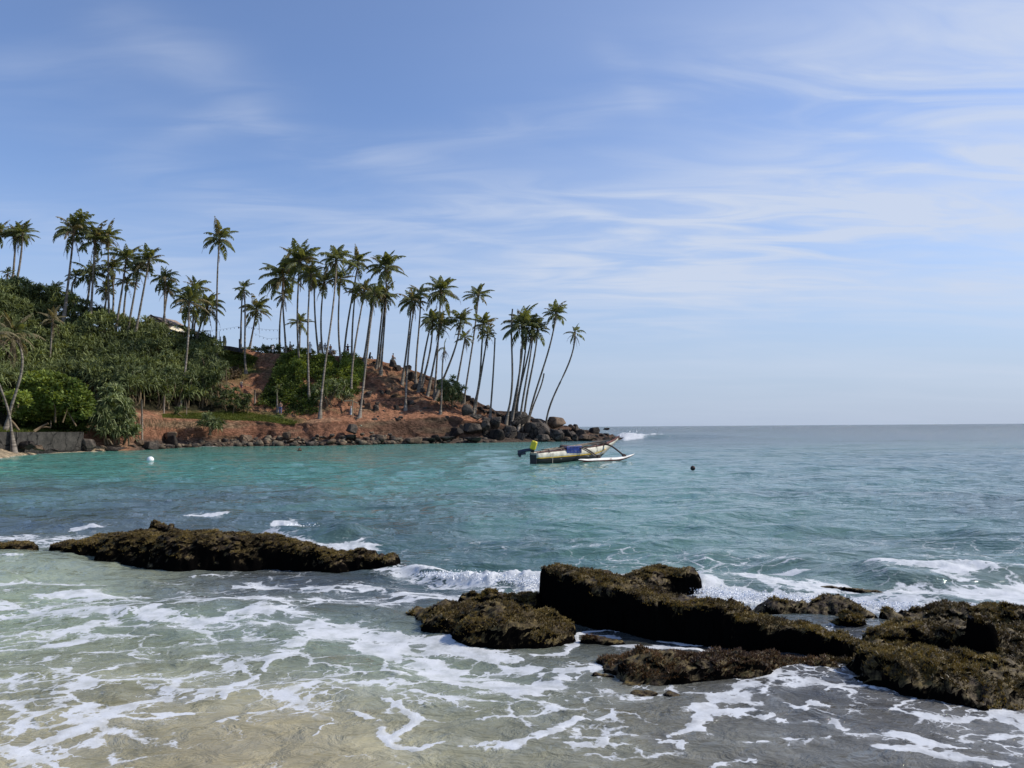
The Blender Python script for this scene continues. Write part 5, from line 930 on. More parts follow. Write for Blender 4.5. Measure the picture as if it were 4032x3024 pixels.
# grass along the top of the bank and on the wall terrace
def grass_patch(label, poly, n, hgt, seed, mat='grass', bright=.6):
    pp = pts_in_poly(poly, n, seed); r_ = np.random.default_rng(seed); C = np.array([tuple(hit(x, y)) for x, y in pp]); T = len(C); lean = r_.normal(0, .10, (T, 3)); lean[:, 2] = r_.uniform(.5, 1, T)*hgt; s_ = r_.normal(size=(T, 3)); s_[:, 2] = 0; s_ /= np.linalg.norm(s_, axis=1, keepdims=True); s_ *= .035
    V = np.stack([C-s_, C+s_, C+lean], 1).reshape(-1, 3); b_ = np.clip(bright+0.4*fbm(C[:, 0], C[:, 1], 3, seed)+r_.normal(0, .15, T), 0, 1)
    o = link('grass', npmesh('grass', V, np.arange(T*3).reshape(-1, 3), M[mat], [('shade', 'FLOAT', np.repeat(b_, 3))], smooth=False)); tag(o, label, 'grass', kind='stuff')
grass_patch('short green grass along the lip of the red bank', [(640, 1632), (830, 1625), (960, 1622), (1060, 1640), (1170, 1662), (1155, 1678), (1050, 1660), (900, 1655), (640, 1645)], 9000, .22, 31)
grass_patch('grass on the shoulder below the crest', [(850, 1372), (950, 1385), (1020, 1412), (1000, 1430), (900, 1410), (850, 1400)], 3500, .25, 32, bright=.4)
grass_patch('grass on the terrace behind the sea wall', [(-100, 1690), (320, 1682), (320, 1700), (-100, 1704)], 3000, .25, 33, bright=.4)
grass_patch('hanging roots and grass on the red bank', [(520, 1645), (640, 1645), (760, 1655), (760, 1690), (600, 1680), (520, 1675)], 900, -.7, 34, 'dry', .5)
# ------------------------------------------------------------------ outrigger boat
M['cream'] = plain('weathered_cream_paint', (0.60, 0.57, 0.47), .55, .28, 3.0, .2, 12)
M['yellow'] = plain('yellow_paint', (0.62, 0.40, 0.03), .5, .2)
M['pole'] = plain('rough_pole_wood', (0.20, 0.16, 0.125), .85, .4, 6, .4, 30)
M['darkwood'] = plain('dark_lashing', (0.055, 0.035, 0.03), .8, .3)
M['redwood'] = plain('red_brown_prow_paint', (0.12, 0.035, 0.03), .6, .3)
M['navy'] = plain('navy_motor_paint', (0.025, 0.032, 0.06), .35, .2, spec=.5)
M['blackm'] = plain('black_metal', (0.015, 0.015, 0.016), .5, .2)
M['motoryellow'] = plain('yellow_motor_cover', (0.72, 0.60, 0.03), .4, .12, spec=.5)
M['blue'] = plain('blue_plastic', (0.02, 0.05, 0.24), .45, .2)
M['net'] = plain('heaped_fishing_net', (0.085, 0.065, 0.06), .9, .5, 14, .8, 60)
M['white'] = plain('white_paint', (0.72, 0.70, 0.66), .5, .15)
M['ropem'] = plain('old_rope', (0.42, 0.38, 0.29), .9, .2)
M['tarp'] = plain('dark_green_sheet', (0.03, 0.06, 0.05), .8, .3)
def hullmat():
    m, t, b, o = newmat('worn_black_hull'); p = t.n('ShaderNodeTexCoord').outputs['Object']; n = t.noise(t.mapv(p, (1, 1, 2.2)), 1.7, 6, .6)
    z = t.n('ShaderNodeSeparateXYZ'); t.ln(p, z.inputs[0]); zz = t.m('ADD', t.m('MULTIPLY', z.outputs[2], 0.9), n)
    worn = t.rng(zz, 0.78, 0.80); c = t.mix(worn, (0.014, 0.014, 0.018), (0.34, 0.32, 0.27)); t.ln(c, b.inputs['Base Color']); b.inputs['Roughness'].default_value = .5; return m
M['hull'] = hullmat()
BO = Vector((1.15, 43.2, 0.02)); TH = R(38)
boat = empty('outrigger_boat', BO, TH); tag(boat, 'weathered cream and black outrigger fishing boat moored in the bay', 'boat')
def sheer(x): return np.interp(x, [0, 1.5, 3.2, 4.6, 5.6, 6.2, 6.75], [.54, .62, .72, .80, .88, 1.04, 1.27])
def keel(x): return np.interp(x, [0, .3, 3.2, 4.6, 5.3, 6.2, 6.75], [-.10, -.16, -.16, -.10, .16, .76, 1.14])
def width(x, f):
    w0 = np.interp(x, [0, .3, 2, 4.2, 5.2, 5.9, 6.75], [.30, .36, .42, .36, .22, .09, .03]); return w0*f
def hullstrip(name, mat, f0, f1, off=0.0, x0=0.0, x1=6.75, parent=boat, solid=.03):
    xs = np.linspace(x0, x1, 40); ob = None; mb = MB(); prof = lambda u: .62+.38*math.sin(math.pi*min(1, u*1.25)*.5) if u < .8 else 1.0-(u-.8)*.9
    rows = 5; n = len(xs)
    for s_ in (-1, 1):
        V = []
        for x in xs:
            k_, sh_ = float(keel(x)), float(sheer(x))
            for j in range(rows):
                u = f0+(f1-f0)*j/(rows-1); z = k_+(sh_-k_)*u; wv = 0.0 if u < .02 else width(x, prof(u)*(min(1, (u/.22))**.5)); V.append((x, s_*(wv+off), z))
        F = [(i*rows+j, (i+1)*rows+j, (i+1)*rows+j+1, i*rows+j+1) for i in range(n-1) for j in range(rows-1)]
        if s_ > 0: F = [q[::-1] for q in F]
        mb.add(V, F)
    o = mb.build(name, mat, parent, True); md = o.modifiers.new('thick', 'SOLIDIFY'); md.thickness = solid; md.offset = -1; return o
hullstrip('hull', M['hull'], 0, .54)
hullstrip('plank_side', M['cream'], .54, 1.0, .004)
hullstrip('stripe', M['yellow'], .52, .58, .016, .05, 5.6, solid=.012)
mb = MB()
for s_ in (-1, 1): mb.tube([(x, s_*(width(x, .83)+.02), float(sheer(x))+.015) for x in np.linspace(.05, 6.0, 24)], .024, 6)
mb.build('gunwale', M['redwood'], boat, True)
MB().box((.015, 0, .2), (.03, .56, .66)).build('transom', M['hull'], boat)
mb = MB(); xs = np.linspace(5.5, 6.9, 10)
for s_ in (0,):
    mb.tube([(x, 0, float(sheer(min(x, 6.75)))+.02+.25*max(0, x-6.6)) for x in xs], [.11, .11, .10, .09, .08, .075, .07, .06, .05, .035], 8)
mb.build('prow', M['redwood'], boat, True)
MB().add([(x, s_*width(x, .78), float(sheer(x))-.16) for x in np.linspace(.1, 5.8, 14) for s_ in (-1, 1)], [(2*i, 2*i+2, 2*i+3, 2*i+1) for i in range(13)]).build('deck', M['darkwood'], boat)
for q, (a, b_, y_, zo) in enumerate([(.3, 3.6, -.28, .06), (2.2, 5.7, -.22, .10), (1.0, 5.9, .24, .10), (3.0, 6.1, -.05, .17)]):
    MB().tube([(a, y_, float(sheer(a))+zo), ((a+b_)/2, y_+.03, float(sheer((a+b_)/2))+zo+.05), (b_, y_*.5, float(sheer(b_))+zo)], .032, 6).build('pole', M['pole'], boat, True)
for x in (0.9, 2.2, 3.3, 4.7, 5.35): MB().tube([(x, -width(x, .83)-.05, float(sheer(x))-.05-.25*(x > 4)), (x, -width(x, .8)-.03, float(sheer(x))+.1), (x, width(x, .8)+.03, float(sheer(x))+.1)], .028, 6).build('lashing', M['darkwood'], boat, True)
# booms and float
for xa, xb, zz_, nm in ((3.35, 3.85, .78, 1), (5.45, 5.95, .88, 2)):
    MB().tube(catmull([(xa, .32, zz_-.02), (xa, -.15, zz_+.04), (xa+(xb-xa)*.35, -.62, zz_-.10), (xb, -1.28, .24)], 5), [.055]*8+[.05]*8, 7).build('boom', M['pole'] if nm == 1 else M['darkwood'], boat, True)
    fo_ = MB(); 
    for dx in (-.12, .12): fo_.tube([(xb+dx, -1.30, .10), (xb+dx*.3, -1.27, .34)], .038, 6)
    fo_.box((xb, -1.28, .26), (.24, .12, .10)); fo_.build('float_bracket', M['darkwood'], boat)
MB().tube(catmull([(3.15, -.34, .80), (3.5, -.8, .52), (3.72, -1.24, .2)], 5), .035, 6).build('brace', M['pole'], boat, True)
def floatmb(up):
    mb = MB(); xs = np.linspace(2.25, 6.85, 26); n = 10; V = []
    for x in xs:
        t = (x-2.25)/4.6; r_ = .125*math.sin(math.pi*min(1, .06+.94*t))**.5 if 0 < t < 1 else .01; r_ = max(.012, r_); zc_ = .045+.28*max(0, (t-.62)/.38)**2+.07*max(0, (.15-t)/.15)
        for j in range(n):
            a = math.pi*j/(n-1); V.append((x, -1.28-r_*math.cos(a), zc_+(r_*math.sin(a) if up else -r_*math.sin(a))))
    F = [(i*n+j, i*n+j+1, (i+1)*n+j+1, (i+1)*n+j) for i in range(25) for j in range(n-1)]
    return mb.add(V, F if up else [q[::-1] for q in F])
fl = floatmb(True).build('float', M['white'], boat, True); floatmb(False).build('float_keel', M['redwood'], fl, True)
st_ = MB()
for dx in (0, .12): st_.add([(4.65+dx, -1.42, .05), (4.69+dx, -1.42, .05), (4.73+dx, -1.36, .16), (4.69+dx, -1.36, .16)], [(0, 1, 2, 3)])
st_.build('red_stroke', M['redwood'], fl)
MB().tube([(1.1, -.44, .52), (.9, -.62, -.05)], .014, 5).build('mooring_rope', M['ropem'], boat)
MB().tube([(6.75, 0, 1.45), (6.9, -.05, .7), (7.1, -.1, 0)], .007, 4).build('bow_line', M['ropem'], boat)
# tilted outboard motor
mo = empty('outboard_motor'); mo.parent = boat; mo.location = (-.05, 0, .62)
cw = MB(); 
def rbox(c, d, rot, bev=.3):
    bm = bmesh.new(); bmesh.ops.create_cube(bm, size=1)
    for v in bm.verts: v.co = Vector((v.co.x*d[0], v.co.y*d[1], v.co.z*d[2]))
    bmesh.ops.bevel(bm, geom=bm.edges[:]+bm.verts[:], offset=min(d)*bev, segments=3, profile=.6, affect='EDGES')
    V = [rot@v.co+Vector(c) for v in bm.verts]; F = [tuple(v.index for v in f.verts) for f in bm.faces]; bm.free(); return V, F
mo_yaw = -TH-R(5)
rt = Matrix.Rotation(mo_yaw, 3, 'Z')@Matrix.Rotation(R(18), 3, 'Y')
V, F = rbox((.08, -.02, .34), (.34, .36, .50), rt); MB().add(V, F).build('engine_cover', M['motoryellow'], mo, True)
V, F = rbox((.10, -.02, .34), (.05, .375, .47), rt, .2); MB().add(V, F).build('cover_seam', M['yellow'], mo, True)
V, F = rbox((.02, 0, .02), (.20, .22, .18), rt); MB().add(V, F).build('clamp_bracket', M['blackm'], mo, True)
r2_ = Matrix.Rotation(mo_yaw, 3, 'Z'); leg = MB()
pr = [(-.02, .10, .12), (-.30, .07, .11), (-.55, .01, .10), (-.82, -.13, .05)]
leg.tube([r2_@Vector((x, 0, z)) for x, z, _ in pr], [q[2]*.85 for q in pr], 9)
V, F = rbox(r2_@Vector((-.60, 0, -.05)), (.44, .07, .30), r2_@Matrix.Rotation(R(-12), 3, 'Y'), .3); leg.add(V, F)
lg_ = leg.build('drive_leg', M['navy'], mo, True)
pb = MB()
for i in range(3):
    a = i*2.094; c = r2_@Vector((-.80, 0, -.18)); pb.add([c, c+r2_@Vector((.02, .10*math.cos(a), .10*math.sin(a))), c+r2_@Vector((-.03, .12*math.cos(a+.6), .12*math.sin(a+.6)))], [(0, 1, 2)])
pb.tube([r2_@Vector((-.84, 0, -.18)), r2_@Vector((-.62, 0, -.14))], [.03, .05], 8); pb.build('propeller', M['blackm'], lg_)
MB().box(r2_@Vector((-.70, 0, -.25)), (.14, .02, .14), r2_).build('skeg', M['navy'], lg_)
bpos = lambda x, y, z: boat.matrix_basis@Vector((x, y, z))
def placed(o, x, y, z, label, cat, rz=0, group=None):
    o.location = BO+Matrix.Rotation(TH, 3, 'Z')@Vector((x, y, z)); o.rotation_euler = (0, 0, TH+rz); return tag(o, label, cat, group)
cr = empty('crate'); placed(cr, 2.75, -.20, .58, 'blue plastic crate slung on the side of the outrigger boat', 'crate')
mb = MB()
for i in range(5):
    z = -.08+i*.08
    mb.box((0, -.21, z), (1.1, .025, .05)); mb.box((0, .21, z), (1.1, .025, .05)); mb.box((-.55, 0, z), (.025, .40, .05)); mb.box((.55, 0, z), (.025, .40, .05))
for x in (-.55, -.28, 0, .28, .55): mb.box((x, -.215, .08), (.03, .03, .40)); mb.box((x, .215, .08), (.03, .03, .40))
mb.box((0, 0, -.11), (1.1, .42, .02)); mb.build('basket', M['blue'], cr)
MB().tube([(-.57, -.22, .28), (.57, -.22, .28)], .02, 6).build('rim', M['blue'], cr)
nb = boulder_mesh('net', 77, M['net'], 3, 4, 4, .25); no = link('net_heap', nb); placed(no, 2.45, .02, .86, 'brown heap of fishing net piled in the blue crate', 'net'); no.scale = (.58, .26, .22)
tb = boulder_mesh('tarp', 79, M['tarp'], 3, 4, 5, .2); to = link('folded_sheet', tb); placed(to, 4.25, -.06, .80, 'dark green sheet lying folded in the boat ahead of the crate', 'sheet'); to.scale = (.75, .22, .14)
jb = MB(); jb.ball((0, 0, 0), (.09, .09, .07), 8, 6); jo = jb.build('bundle', M['blackm'], None, True); placed(jo, 4.75, .05, 1.00, 'small black bundle on the forward poles of the boat', 'bundle')
# ------------------------------------------------------------------ buoys
def buoy(px, py, r_, label, cols, name='buoy'):
    g = ground(px, py); root = empty(name, (g.x, g.y, r_*.25)); tag(root, label, 'buoy'); n = 14
    for k_, (a0, a1, mt_, nm) in enumerate(cols):
        mb = MB(); V = []; rws = 5
        for i in range(rws+1):
            th = a0+(a1-a0)*i/rws
            for j in range(n): V.append((r_*math.sin(th)*math.cos(2*math.pi*j/n), r_*math.sin(th)*math.sin(2*math.pi*j/n), r_*math.cos(th)))
        mb.add(V, [(i*n+j, (i+1)*n+j, (i+1)*n+(j+1) % n, i*n+(j+1) % n) for i in range(rws) for j in range(n)]); mb.build(nm, M[mt_], root, True)
    MB().tube([(0, 0, r_*.95), (0, 0, r_*1.12)], r_*.1, 8).build('ring', M['blackm'], root)
M['buoywhite'] = plain('white_buoy_plastic', (0.8, 0.8, 0.8), .4, .05)
buoy(592, 1814, .22, 'white ball buoy with a black underside floating off the beach', [(0.01, 1.75, 'buoywhite', 'white_top'), (1.75, 3.1, 'blackm', 'black_bottom')])
buoy(2728, 1846, .115, 'small dark round float on the water right of the boat', [(0.01, 1.5, 'darkwood', 'upper_half'), (1.5, 3.1, 'blackm', 'lower_half')])
# ------------------------------------------------------------------ people
skin = plain('dark_skin', (0.20, 0.10, 0.06), .55, .1); skin2 = plain('tanned_skin', (0.42, 0.24, 0.16), .55, .1); hairm = plain('black_hair', (0.012, 0.010, 0.009), .6, .1)
cloth = {k: plain('cloth_'+k, c, .85, .12, 8) for k, c in dict(white=(.72, .72, .74), orange=(.50, .20, .08), black=(.02, .02, .024), red=(.16, .03, .03), grey=(.30, .30, .32), beige=(.52, .44, .33), blue=(.10, .13, .26), khaki=(.34, .25, .13), plum=(.16, .09, .12)).items()}
STAND = dict(pel=(0, 0, .93), che=(0, 0, 1.32), nec=(0, 0, 1.48), hed=(0, .02, 1.62), shl=(-.19, 0, 1.40), shr=(.19, 0, 1.40), ell=(-.24, -.02, 1.12), elr=(.24, -.02, 1.12), hal=(-.24, .06, .88), har=(.24, .06, .88), hil=(-.10, 0, .90), hir=(.10, 0, .90), knl=(-.11, .03, .50), knr=(.11, .03, .50), anl=(-.11, 0, .09), anr=(.11, 0, .09), tol=(-.12, .16, .03), tor=(.12, .16, .03))
def skinned(name, pts, edges, rad, mat, parent, sub=1, root=0):
    me = bpy.data.meshes.new(name); me.from_pydata(pts, edges, []); me.materials.append(mat); o = link(name, me, parent)
    md = o.modifiers.new('skin', 'SKIN'); md.use_smooth_shade = True
    for i, r_ in enumerate(rad): me.skin_vertices[0].data[i].radius = (r_, r_) if not isinstance(r_, tuple) else r_
    me.skin_vertices[0].data[root].use_root = True; s_ = o.modifiers.new('smooth', 'SUBSURF'); s_.levels = sub; s_.render_levels = sub; return o
def person(label, px, py, yaw, h=1.7, depth=None, top='white', bottom='black', sk=None, pose=None, skirt=False, rest=None, pos=None, group=None, sleeves=True, hat=None):
    b = (hit(px, py) if depth is None else at(px, py, depth)) if pos is None else pos
    root = empty('person', b, yaw); root.scale = (h/1.74,)*3; tag(root, label, 'person', group); P = dict(STAND); P.update(pose or {}); sk = sk or skin
    nm = ['pel', 'che', 'nec', 'hed', 'shl', 'ell', 'hal', 'shr', 'elr', 'har', 'hil', 'knl', 'anl', 'tol', 'hir', 'knr', 'anr', 'tor']; ix = {k: i for i, k in enumerate(nm)}
    E = [('pel', 'che'), ('che', 'nec'), ('nec', 'hed'), ('che', 'shl'), ('shl', 'ell'), ('ell', 'hal'), ('che', 'shr'), ('shr', 'elr'), ('elr', 'har'), ('pel', 'hil'), ('hil', 'knl'), ('knl', 'anl'), ('anl', 'tol'), ('pel', 'hir'), ('hir', 'knr'), ('knr', 'anr'), ('anr', 'tor')]
    rad = [.12, .13, .055, .085, .06, .042, .032, .06, .042, .032, .085, .058, .04, .035, .085, .058, .04, .035]
    body = skinned('body', [P[k] for k in nm], [(ix[a], ix[b_]) for a, b_ in E], rad, sk, root)
    V = lambda k: Vector(P[k])
    hd = V('hed'); 
    hr = MB().ball(tuple(hd+Vector((0, -.02, .05))), (.10, .115, .10), 10, 7).build('hair' if not hat else 'hat', hairm if not hat else cloth[hat], root, True)
    if top:
        pn = ['pel', 'che', 'shl', 'shr']; ed = [(0, 1), (1, 2), (1, 3)]; rr = [.15, .155, .085, .085]; pts = [P[k] for k in pn]
        if sleeves: pts += [tuple(V('shl').lerp(V('ell'), .6)), tuple(V('shr').lerp(V('elr'), .6))]; ed += [(2, 4), (3, 5)]; rr += [.06, .06]
        skinned('shirt', pts, ed, rr, cloth[top], root)
    if bottom:
        if skirt:
            a = V('pel'); MB().tube([tuple(a+Vector((0, 0, .08))), tuple(a), (0, 0, .5), (0, 0, .12)], [.14, .18, .21, .22], 10).build('sarong', cloth[bottom], root, True)
        else:
            f = .98 if bottom in ('white', 'grey', 'blue') else .75; pts = [P['pel'], P['hil'], P['hir'], P['knl'], P['knr']]; ed = [(0, 1), (0, 2), (1, 3), (2, 4)]; rr = [.15, .11, .11, .078, .078]
            if f > .9: pts += [tuple(V('knl').lerp(V('anl'), .85)), tuple(V('knr').lerp(V('anr'), .85))]; ed += [(3, 5), (4, 6)]; rr += [.06, .06]
            skinned('trousers', pts, ed, rr, cloth[bottom], root)
    return root
WALK = dict(knl=(-.11, .16, .52), anl=(-.11, .20, .12), tol=(-.11, .34, .08), knr=(.11, -.02, .50), anr=(.11, -.24, .16), tor=(.11, -.12, .06), hal=(-.24, -.14, .90), har=(.24, .24, .95))
PG = 'people on the headland'
person('person in white seen small at the foot of the crest hedge, bending', 1074, 1390, R(20), 1.25, 113, 'white', 'white', None, dict(che=(0, .10, 1.28), hal=(-.3, .2, 1.0), har=(.3, .2, 1.0)), group=PG)
person('walker in a loose pale shirt and yellow-brown shorts on the crest path', 1142, 1391, R(-80), 1.72, 112.2, 'grey', 'khaki', None, WALK, group=PG)
person('person wrapped in white robes beside a palm trunk on the crest', 1220, 1393, R(160), 1.75, 112, 'white', 'white', None, dict(ell=(-.30, -.05, 1.14), hal=(-.32, .02, .9)), skirt=True, group=PG)
person('person with big dark hair in a cream outfit between two trunks', 1260, 1394, R(150), 1.75, 112, 'beige', 'beige', None, dict(hed=(0, .02, 1.60)), hat='black', group=PG)
person('person in grey raising one hand behind the long curved trunk', 1280, 1395, R(10), 1.68, 112, 'grey', 'beige', None, dict(elr=(.40, .02, 1.30), har=(.52, .06, 1.52)), group=PG)
person('person in an orange top and dark shorts standing alone on the crest', 1301, 1395, R(170), 1.45, 112.2, 'orange', 'grey', None, group=PG)
person('person in dark clothes leaning an outstretched arm on a palm', 1369, 1401, R(5), 1.74, 112, 'black', 'red', None, dict(elr=(.36, 0, 1.34), har=(.55, 0, 1.44), ell=(-.36, 0, 1.18), hal=(-.22, .05, .98), knr=(.13, .02, .50), anr=(.05, -.03, .10), tor=(.08, .1, .03)), group=PG, sleeves=False)
SIT = dict(pel=(0, 0, .16), che=(0, .05, .52), nec=(0, .08, .68), hed=(0, .12, .82), shl=(-.19, .05, .60), shr=(.19, .05, .60), hil=(-.1, .02, .14), hir=(.1, .02, .14), knl=(-.13, .38, .34), knr=(.13, .38, .34), anl=(-.12, .46, .06), anr=(.12, .46, .06), tol=(-.12, .6, .02), tor=(.12, .6, .02), ell=(-.30, .12, .40), hal=(-.30, .30, .36), elr=(.30, .12, .40), har=(.22, .32, .36))
ps = dict(SIT); ps.update(ell=(-.34, .1, .72), hal=(-.14, .14, .96), elr=(.34, .1, .72), har=(.14, .14, .96))
person('crouching photographer with both arms raised at the crest edge', 1455, 1412, R(-60), 1.7, 111.5, 'black', 'black', None, ps, group=PG)
sitp = at(1546, 1416, 113.4)
person('bare-backed person sitting on the seat-like boulder on the crest', 1546, 1416, R(-120), 1.72, None, None, 'beige', skin, dict(SIT, ell=(-.34, -.08, .42), hal=(-.42, -.2, .2)), pos=sitp, group=PG)
person('climber in a cream top and plum shorts going up the red gully', 950, 1540, R(-10), 1.5, None, 'beige', 'plum', None, dict(WALK, che=(0, .12, 1.30), nec=(0, .18, 1.45), hed=(0, .24, 1.56)), group=PG)
person('bare-chested man in dark trousers standing on the low path', 1104, 1634, R(170), 1.72, None, None, 'blue', skin2, dict(ell=(-.26, .04, 1.16), hal=(-.2, .2, 1.05)), group=PG)
hx = ground(1179, 1772); sw = empty('swimmer', (hx.x, hx.y, 0)); tag(sw, 'dark head of a swimmer in the turquoise water off the bank', 'swimmer')
MB().ball((0, 0, .08), (.10, .12, .14), 10, 7).build('head', skin, sw, True); MB().ball((0, .02, .13), (.108, .122, .11), 10, 7).build('hair', hairm, sw, True)
MB().tube([(-.2, .02, -.04), (0, 0, -.01), (.2, .02, -.04)], [.06, .08, .06], 8).build('shoulders', skin, sw, True)
# ------------------------------------------------------------------ hut, gate, wall, lights, posts
thatch = plain('grey_brown_thatch', (0.30, 0.225, 0.17), .95, .35, 5, .8, 30)
dp = 110.0; A = at(655, 1275, dp); hut = empty('thatched_hut', A); tag(hut, 'hut with a curved brown thatched roof half hidden by the thicket', 'hut')
def rel(px, py, dep): return at(px, py, dep)-A
# two slopes hung from a ridge that runs away from the viewer
L0 = [rel(545, 1288, dp-2.2), rel(570, 1262, dp-1.6), rel(594, 1241, dp)]; Rr = [rel(594, 1241, dp), rel(628, 1262, dp-1.0), rel(660, 1282, dp-1.4), rel(705, 1300, dp-2.0)]
back = Vector((1.2, 5.5, 0)); V = []; prof = L0[:-1]+[L0[-1]]+Rr[1:]
for p in prof: V += [p, p+back, p+back-Vector((0, 0, .22)), p-Vector((0, 0, .22))]
n = len(prof); F = []
for i in range(n-1):
    for j in range(4): F.append((i*4+j, (i+1)*4+j, (i+1)*4+(j+1) % 4, i*4+(j+1) % 4))
F += [(0, 1, 2, 3), tuple((n-1)*4+j for j in (3, 2, 1, 0))]
MB().add(V, F).build('thatch_roof', thatch, hut)
# hip end facing the viewer
hp_ = [rel(594, 1241, dp)+Vector((0, -.02, -.02)), rel(660, 1284, dp-1.5), rel(700, 1302, dp-2.5), rel(560, 1300, dp-3.0), rel(560, 1275, dp-2.0)]
MB().add(hp_, [(0, 4, 3, 2, 1)]).build('roof_hip', thatch, hut)
MB().tube([rel(572, 1260, dp-1.6), rel(594, 1240, dp), rel(628, 1260, dp-1), rel(668, 1284, dp-1.5)], .11, 6).build('ridge_cap', plain('dark_ridge', (.10, .07, .055), .9), hut, True)
MB().add([rel(574, 1262, dp-1.95), rel(594, 1246, dp-.6), rel(596, 1262, dp-1.6), rel(584, 1272, dp-2.2)], [(0, 1, 2, 3)]).build('roof_patch', plain('pale_patch', (.45, .38, .30), .9), hut)
wl_ = rel(600, 1330, dp+1.5); MB().box(wl_+Vector((1.2, 1.5, -.5)), (3.2, 3.0, 2.2)).build('wall', plain('hut_wall', (.3, .26, .22), .9), hut)
cn = empty('canopy', at(700, 1300, 107)); tag(cn, 'sunlit cream fabric canopy just right of the thatched roof', 'canopy'); CA = at(700, 1300, 107)
def rc(px, py, dep): return at(px, py, dep)-CA
V = [rc(668, 1294, 107), rc(676, 1286, 108), rc(694, 1284, 108.5), rc(712, 1293, 108.5), rc(728, 1306, 108), rc(700, 1304, 107)]
cv = MB().add(V+[v-Vector((0, 0, .06)) for v in V], [(0, 1, 5), (1, 2, 5), (2, 3, 5), (3, 4, 5)]+[(i, i+6, (i+1) % 6+6, (i+1) % 6) for i in range(6)]).build('fabric', plain('cream_fabric', (.78, .68, .48), .8, .1), cn)
for px_, dd_ in ((664, 107.5), (722, 108)): MB().tube([rc(px_, 1296, dd_), rc(px_, 1345, dd_)], .04, 6).build('post', M['pole'], cn)
iron = plain('dark_iron', (.035, .04, .055), .6); G = at(828, 1358, 111); gt = empty('iron_gate', G); tag(gt, 'open barred iron gate on the crest left of the lone tallest palm', 'gate')
gw, gh = 26*111/FPX, 56*111/FPX
mb = MB(); 
for a, b_ in (((0, 0, 0), (0, 0, gh)), ((-gw, 0, 0), (-gw, 0, gh)), ((0, 0, .05), (-gw, 0, .05)), ((0, 0, gh), (-gw, 0, gh)), ((0, 0, gh*.52), (-gw, 0, gh*.52))): mb.tube([a, b_], .035, 6)
mb.build('gate_frame', iron, gt)
for i in range(1, 9): MB().tube([(-gw*i/9, 0, .05), (-gw*i/9, 0, gh)], .012, 5).build('bar', iron, gt)
MB().tube([(0, -.03, gh*.8), (-gw, -.03, .1)], .022, 5).build('diagonal_brace', iron, gt)
wa = at(880, 1368, 110.6); cw_ = empty('low_wall', wa); tag(cw_, 'low dark wall along the crest between the gate and the hedge', 'wall')
dkc = plain('dark_concrete', (.05, .045, .042), .9, .3, 4, .4, 18); prev = None
for i, (xa, ya, xb, yb) in enumerate([(800, 1356, 850, 1358), (850, 1358, 905, 1363), (905, 1363, 955, 1372)]):
    p0, p1 = at(xa, ya, 110.6), at(xb, yb, 110.4); m_ = (p0+p1)/2; an = math.atan2(p1.z-p0.z, p1.x-p0.x)
    MB().box(m_-wa-Vector((0, 0, .32)), ((p1-p0).length, .28, .62), Matrix.Rotation(-an, 3, 'Y')).build('wall_section', dkc, cw_)
def post(px, py0, py1, r_, label, depth=None, dx=0, mat=None, cat='post', name='post'):
    b = hit(px, py0) if depth is None else at(px, py0, depth); t_ = at(px+dx, py1, b.y); mb = MB(); m_ = (t_-b)*.5+Vector((.03, 0, 0)); mb.tube([Vector((0, 0, -.3)), m_, t_-b], [r_, r_*.95, r_*.85], 7); o = mb.build(name, mat or M['pole'], None, True); o.location = b; return tag(o, label, cat)
post(863, 1362, 1304, .035, 'thin tall iron post right of the lone tallest palm', 110.8, mat=iron); post(868, 1362, 1325, .075, 'short thick iron post beside the thin one', 110.8, mat=iron)
post(942, 1375, 1335, .10, 'stubby dark post at the end of the low wall', 110.2, mat=iron)
post(560, 1742, 1572, .10, 'tall leaning pole standing in front of the red bank', 79.5, dx=-3); post(645, 1628, 1558, .09, 'short pale pole at the foot of the thicket', None); post(1003, 1590, 1534, .11, 'dark fence post in the middle of the path', None)
post(1093, 1618, 1560, .05, 'thin stake by the young palm', None); post(734, 1635, 1580, .04, 'thin stick at the thicket foot', None); post(552, 1665, 1640, .04, 'stick in the bank by the tall leaning pole', 79.8)
c_ = at(884, 1362, 110.8); cac = empty('cactus', c_); tag(cac, 'stumpy cactus-like plant growing on the low crest wall', 'plant')
MB().tube([(0, 0, 0), (.02, 0, .6), (-.02, 0, 1.1), (-.08, 0, 1.45)], [.24, .26, .22, .14], 9).build('stem', plain('cactus_skin', (.16, .16, .10), .8, .3), cac, True)
leaves_np('leaf_tuft', np.array([[-.08, 0, 1.4], [-.1, -.05, 1.2], [-.25, -.1, .55], [.02, -.1, 1.3]]), np.array([[0, 0, 1.0]]*4), 16, (.18, .34), (.05, .09), M['pandan'], cac, 9, .9, .3)
# light strings slung between the palms
wire = plain('dark_wire', (.03, .03, .04), .7); bulb = plain('dark_lamp', (.05, .05, .05), .5)
def string_(label, pts, dep, nb):
    P3 = catmull([at(x, y, dep) for x, y in pts], 6); b = P3[0].copy(); root = empty('light_string', b); tag(root, label, 'light string', 'strings of lamps between the crest palms')
    MB().tube([p-b for p in P3], .011, 4).build('wire', wire, root)
    for i in range(nb):
        k_ = (i+.5)/nb*(len(P3)-1); j = int(k_); p = P3[j].lerp(P3[min(j+1, len(P3)-1)], k_-j)-b; MB().tube([p, p-Vector((0, 0, .10))], .012, 4).ball(tuple(p-Vector((0, 0, .16))), (.05, .05, .07), 6, 4).build('lamp', bulb, root)
string_('upper light string from the lone tallest palm to the twin palms', [(768, 1302), (810, 1301), (860, 1298), (900, 1292), (946, 1284)], 110.8, 12)
string_('light string sagging right of the twin palms', [(966, 1284), (1000, 1291), (1050, 1297), (1100, 1298)], 111.2, 10)
string_('faint lower light string above the crest hedge', [(1000, 1312), (1030, 1325), (1060, 1333), (1100, 1330)], 112.4, 6)
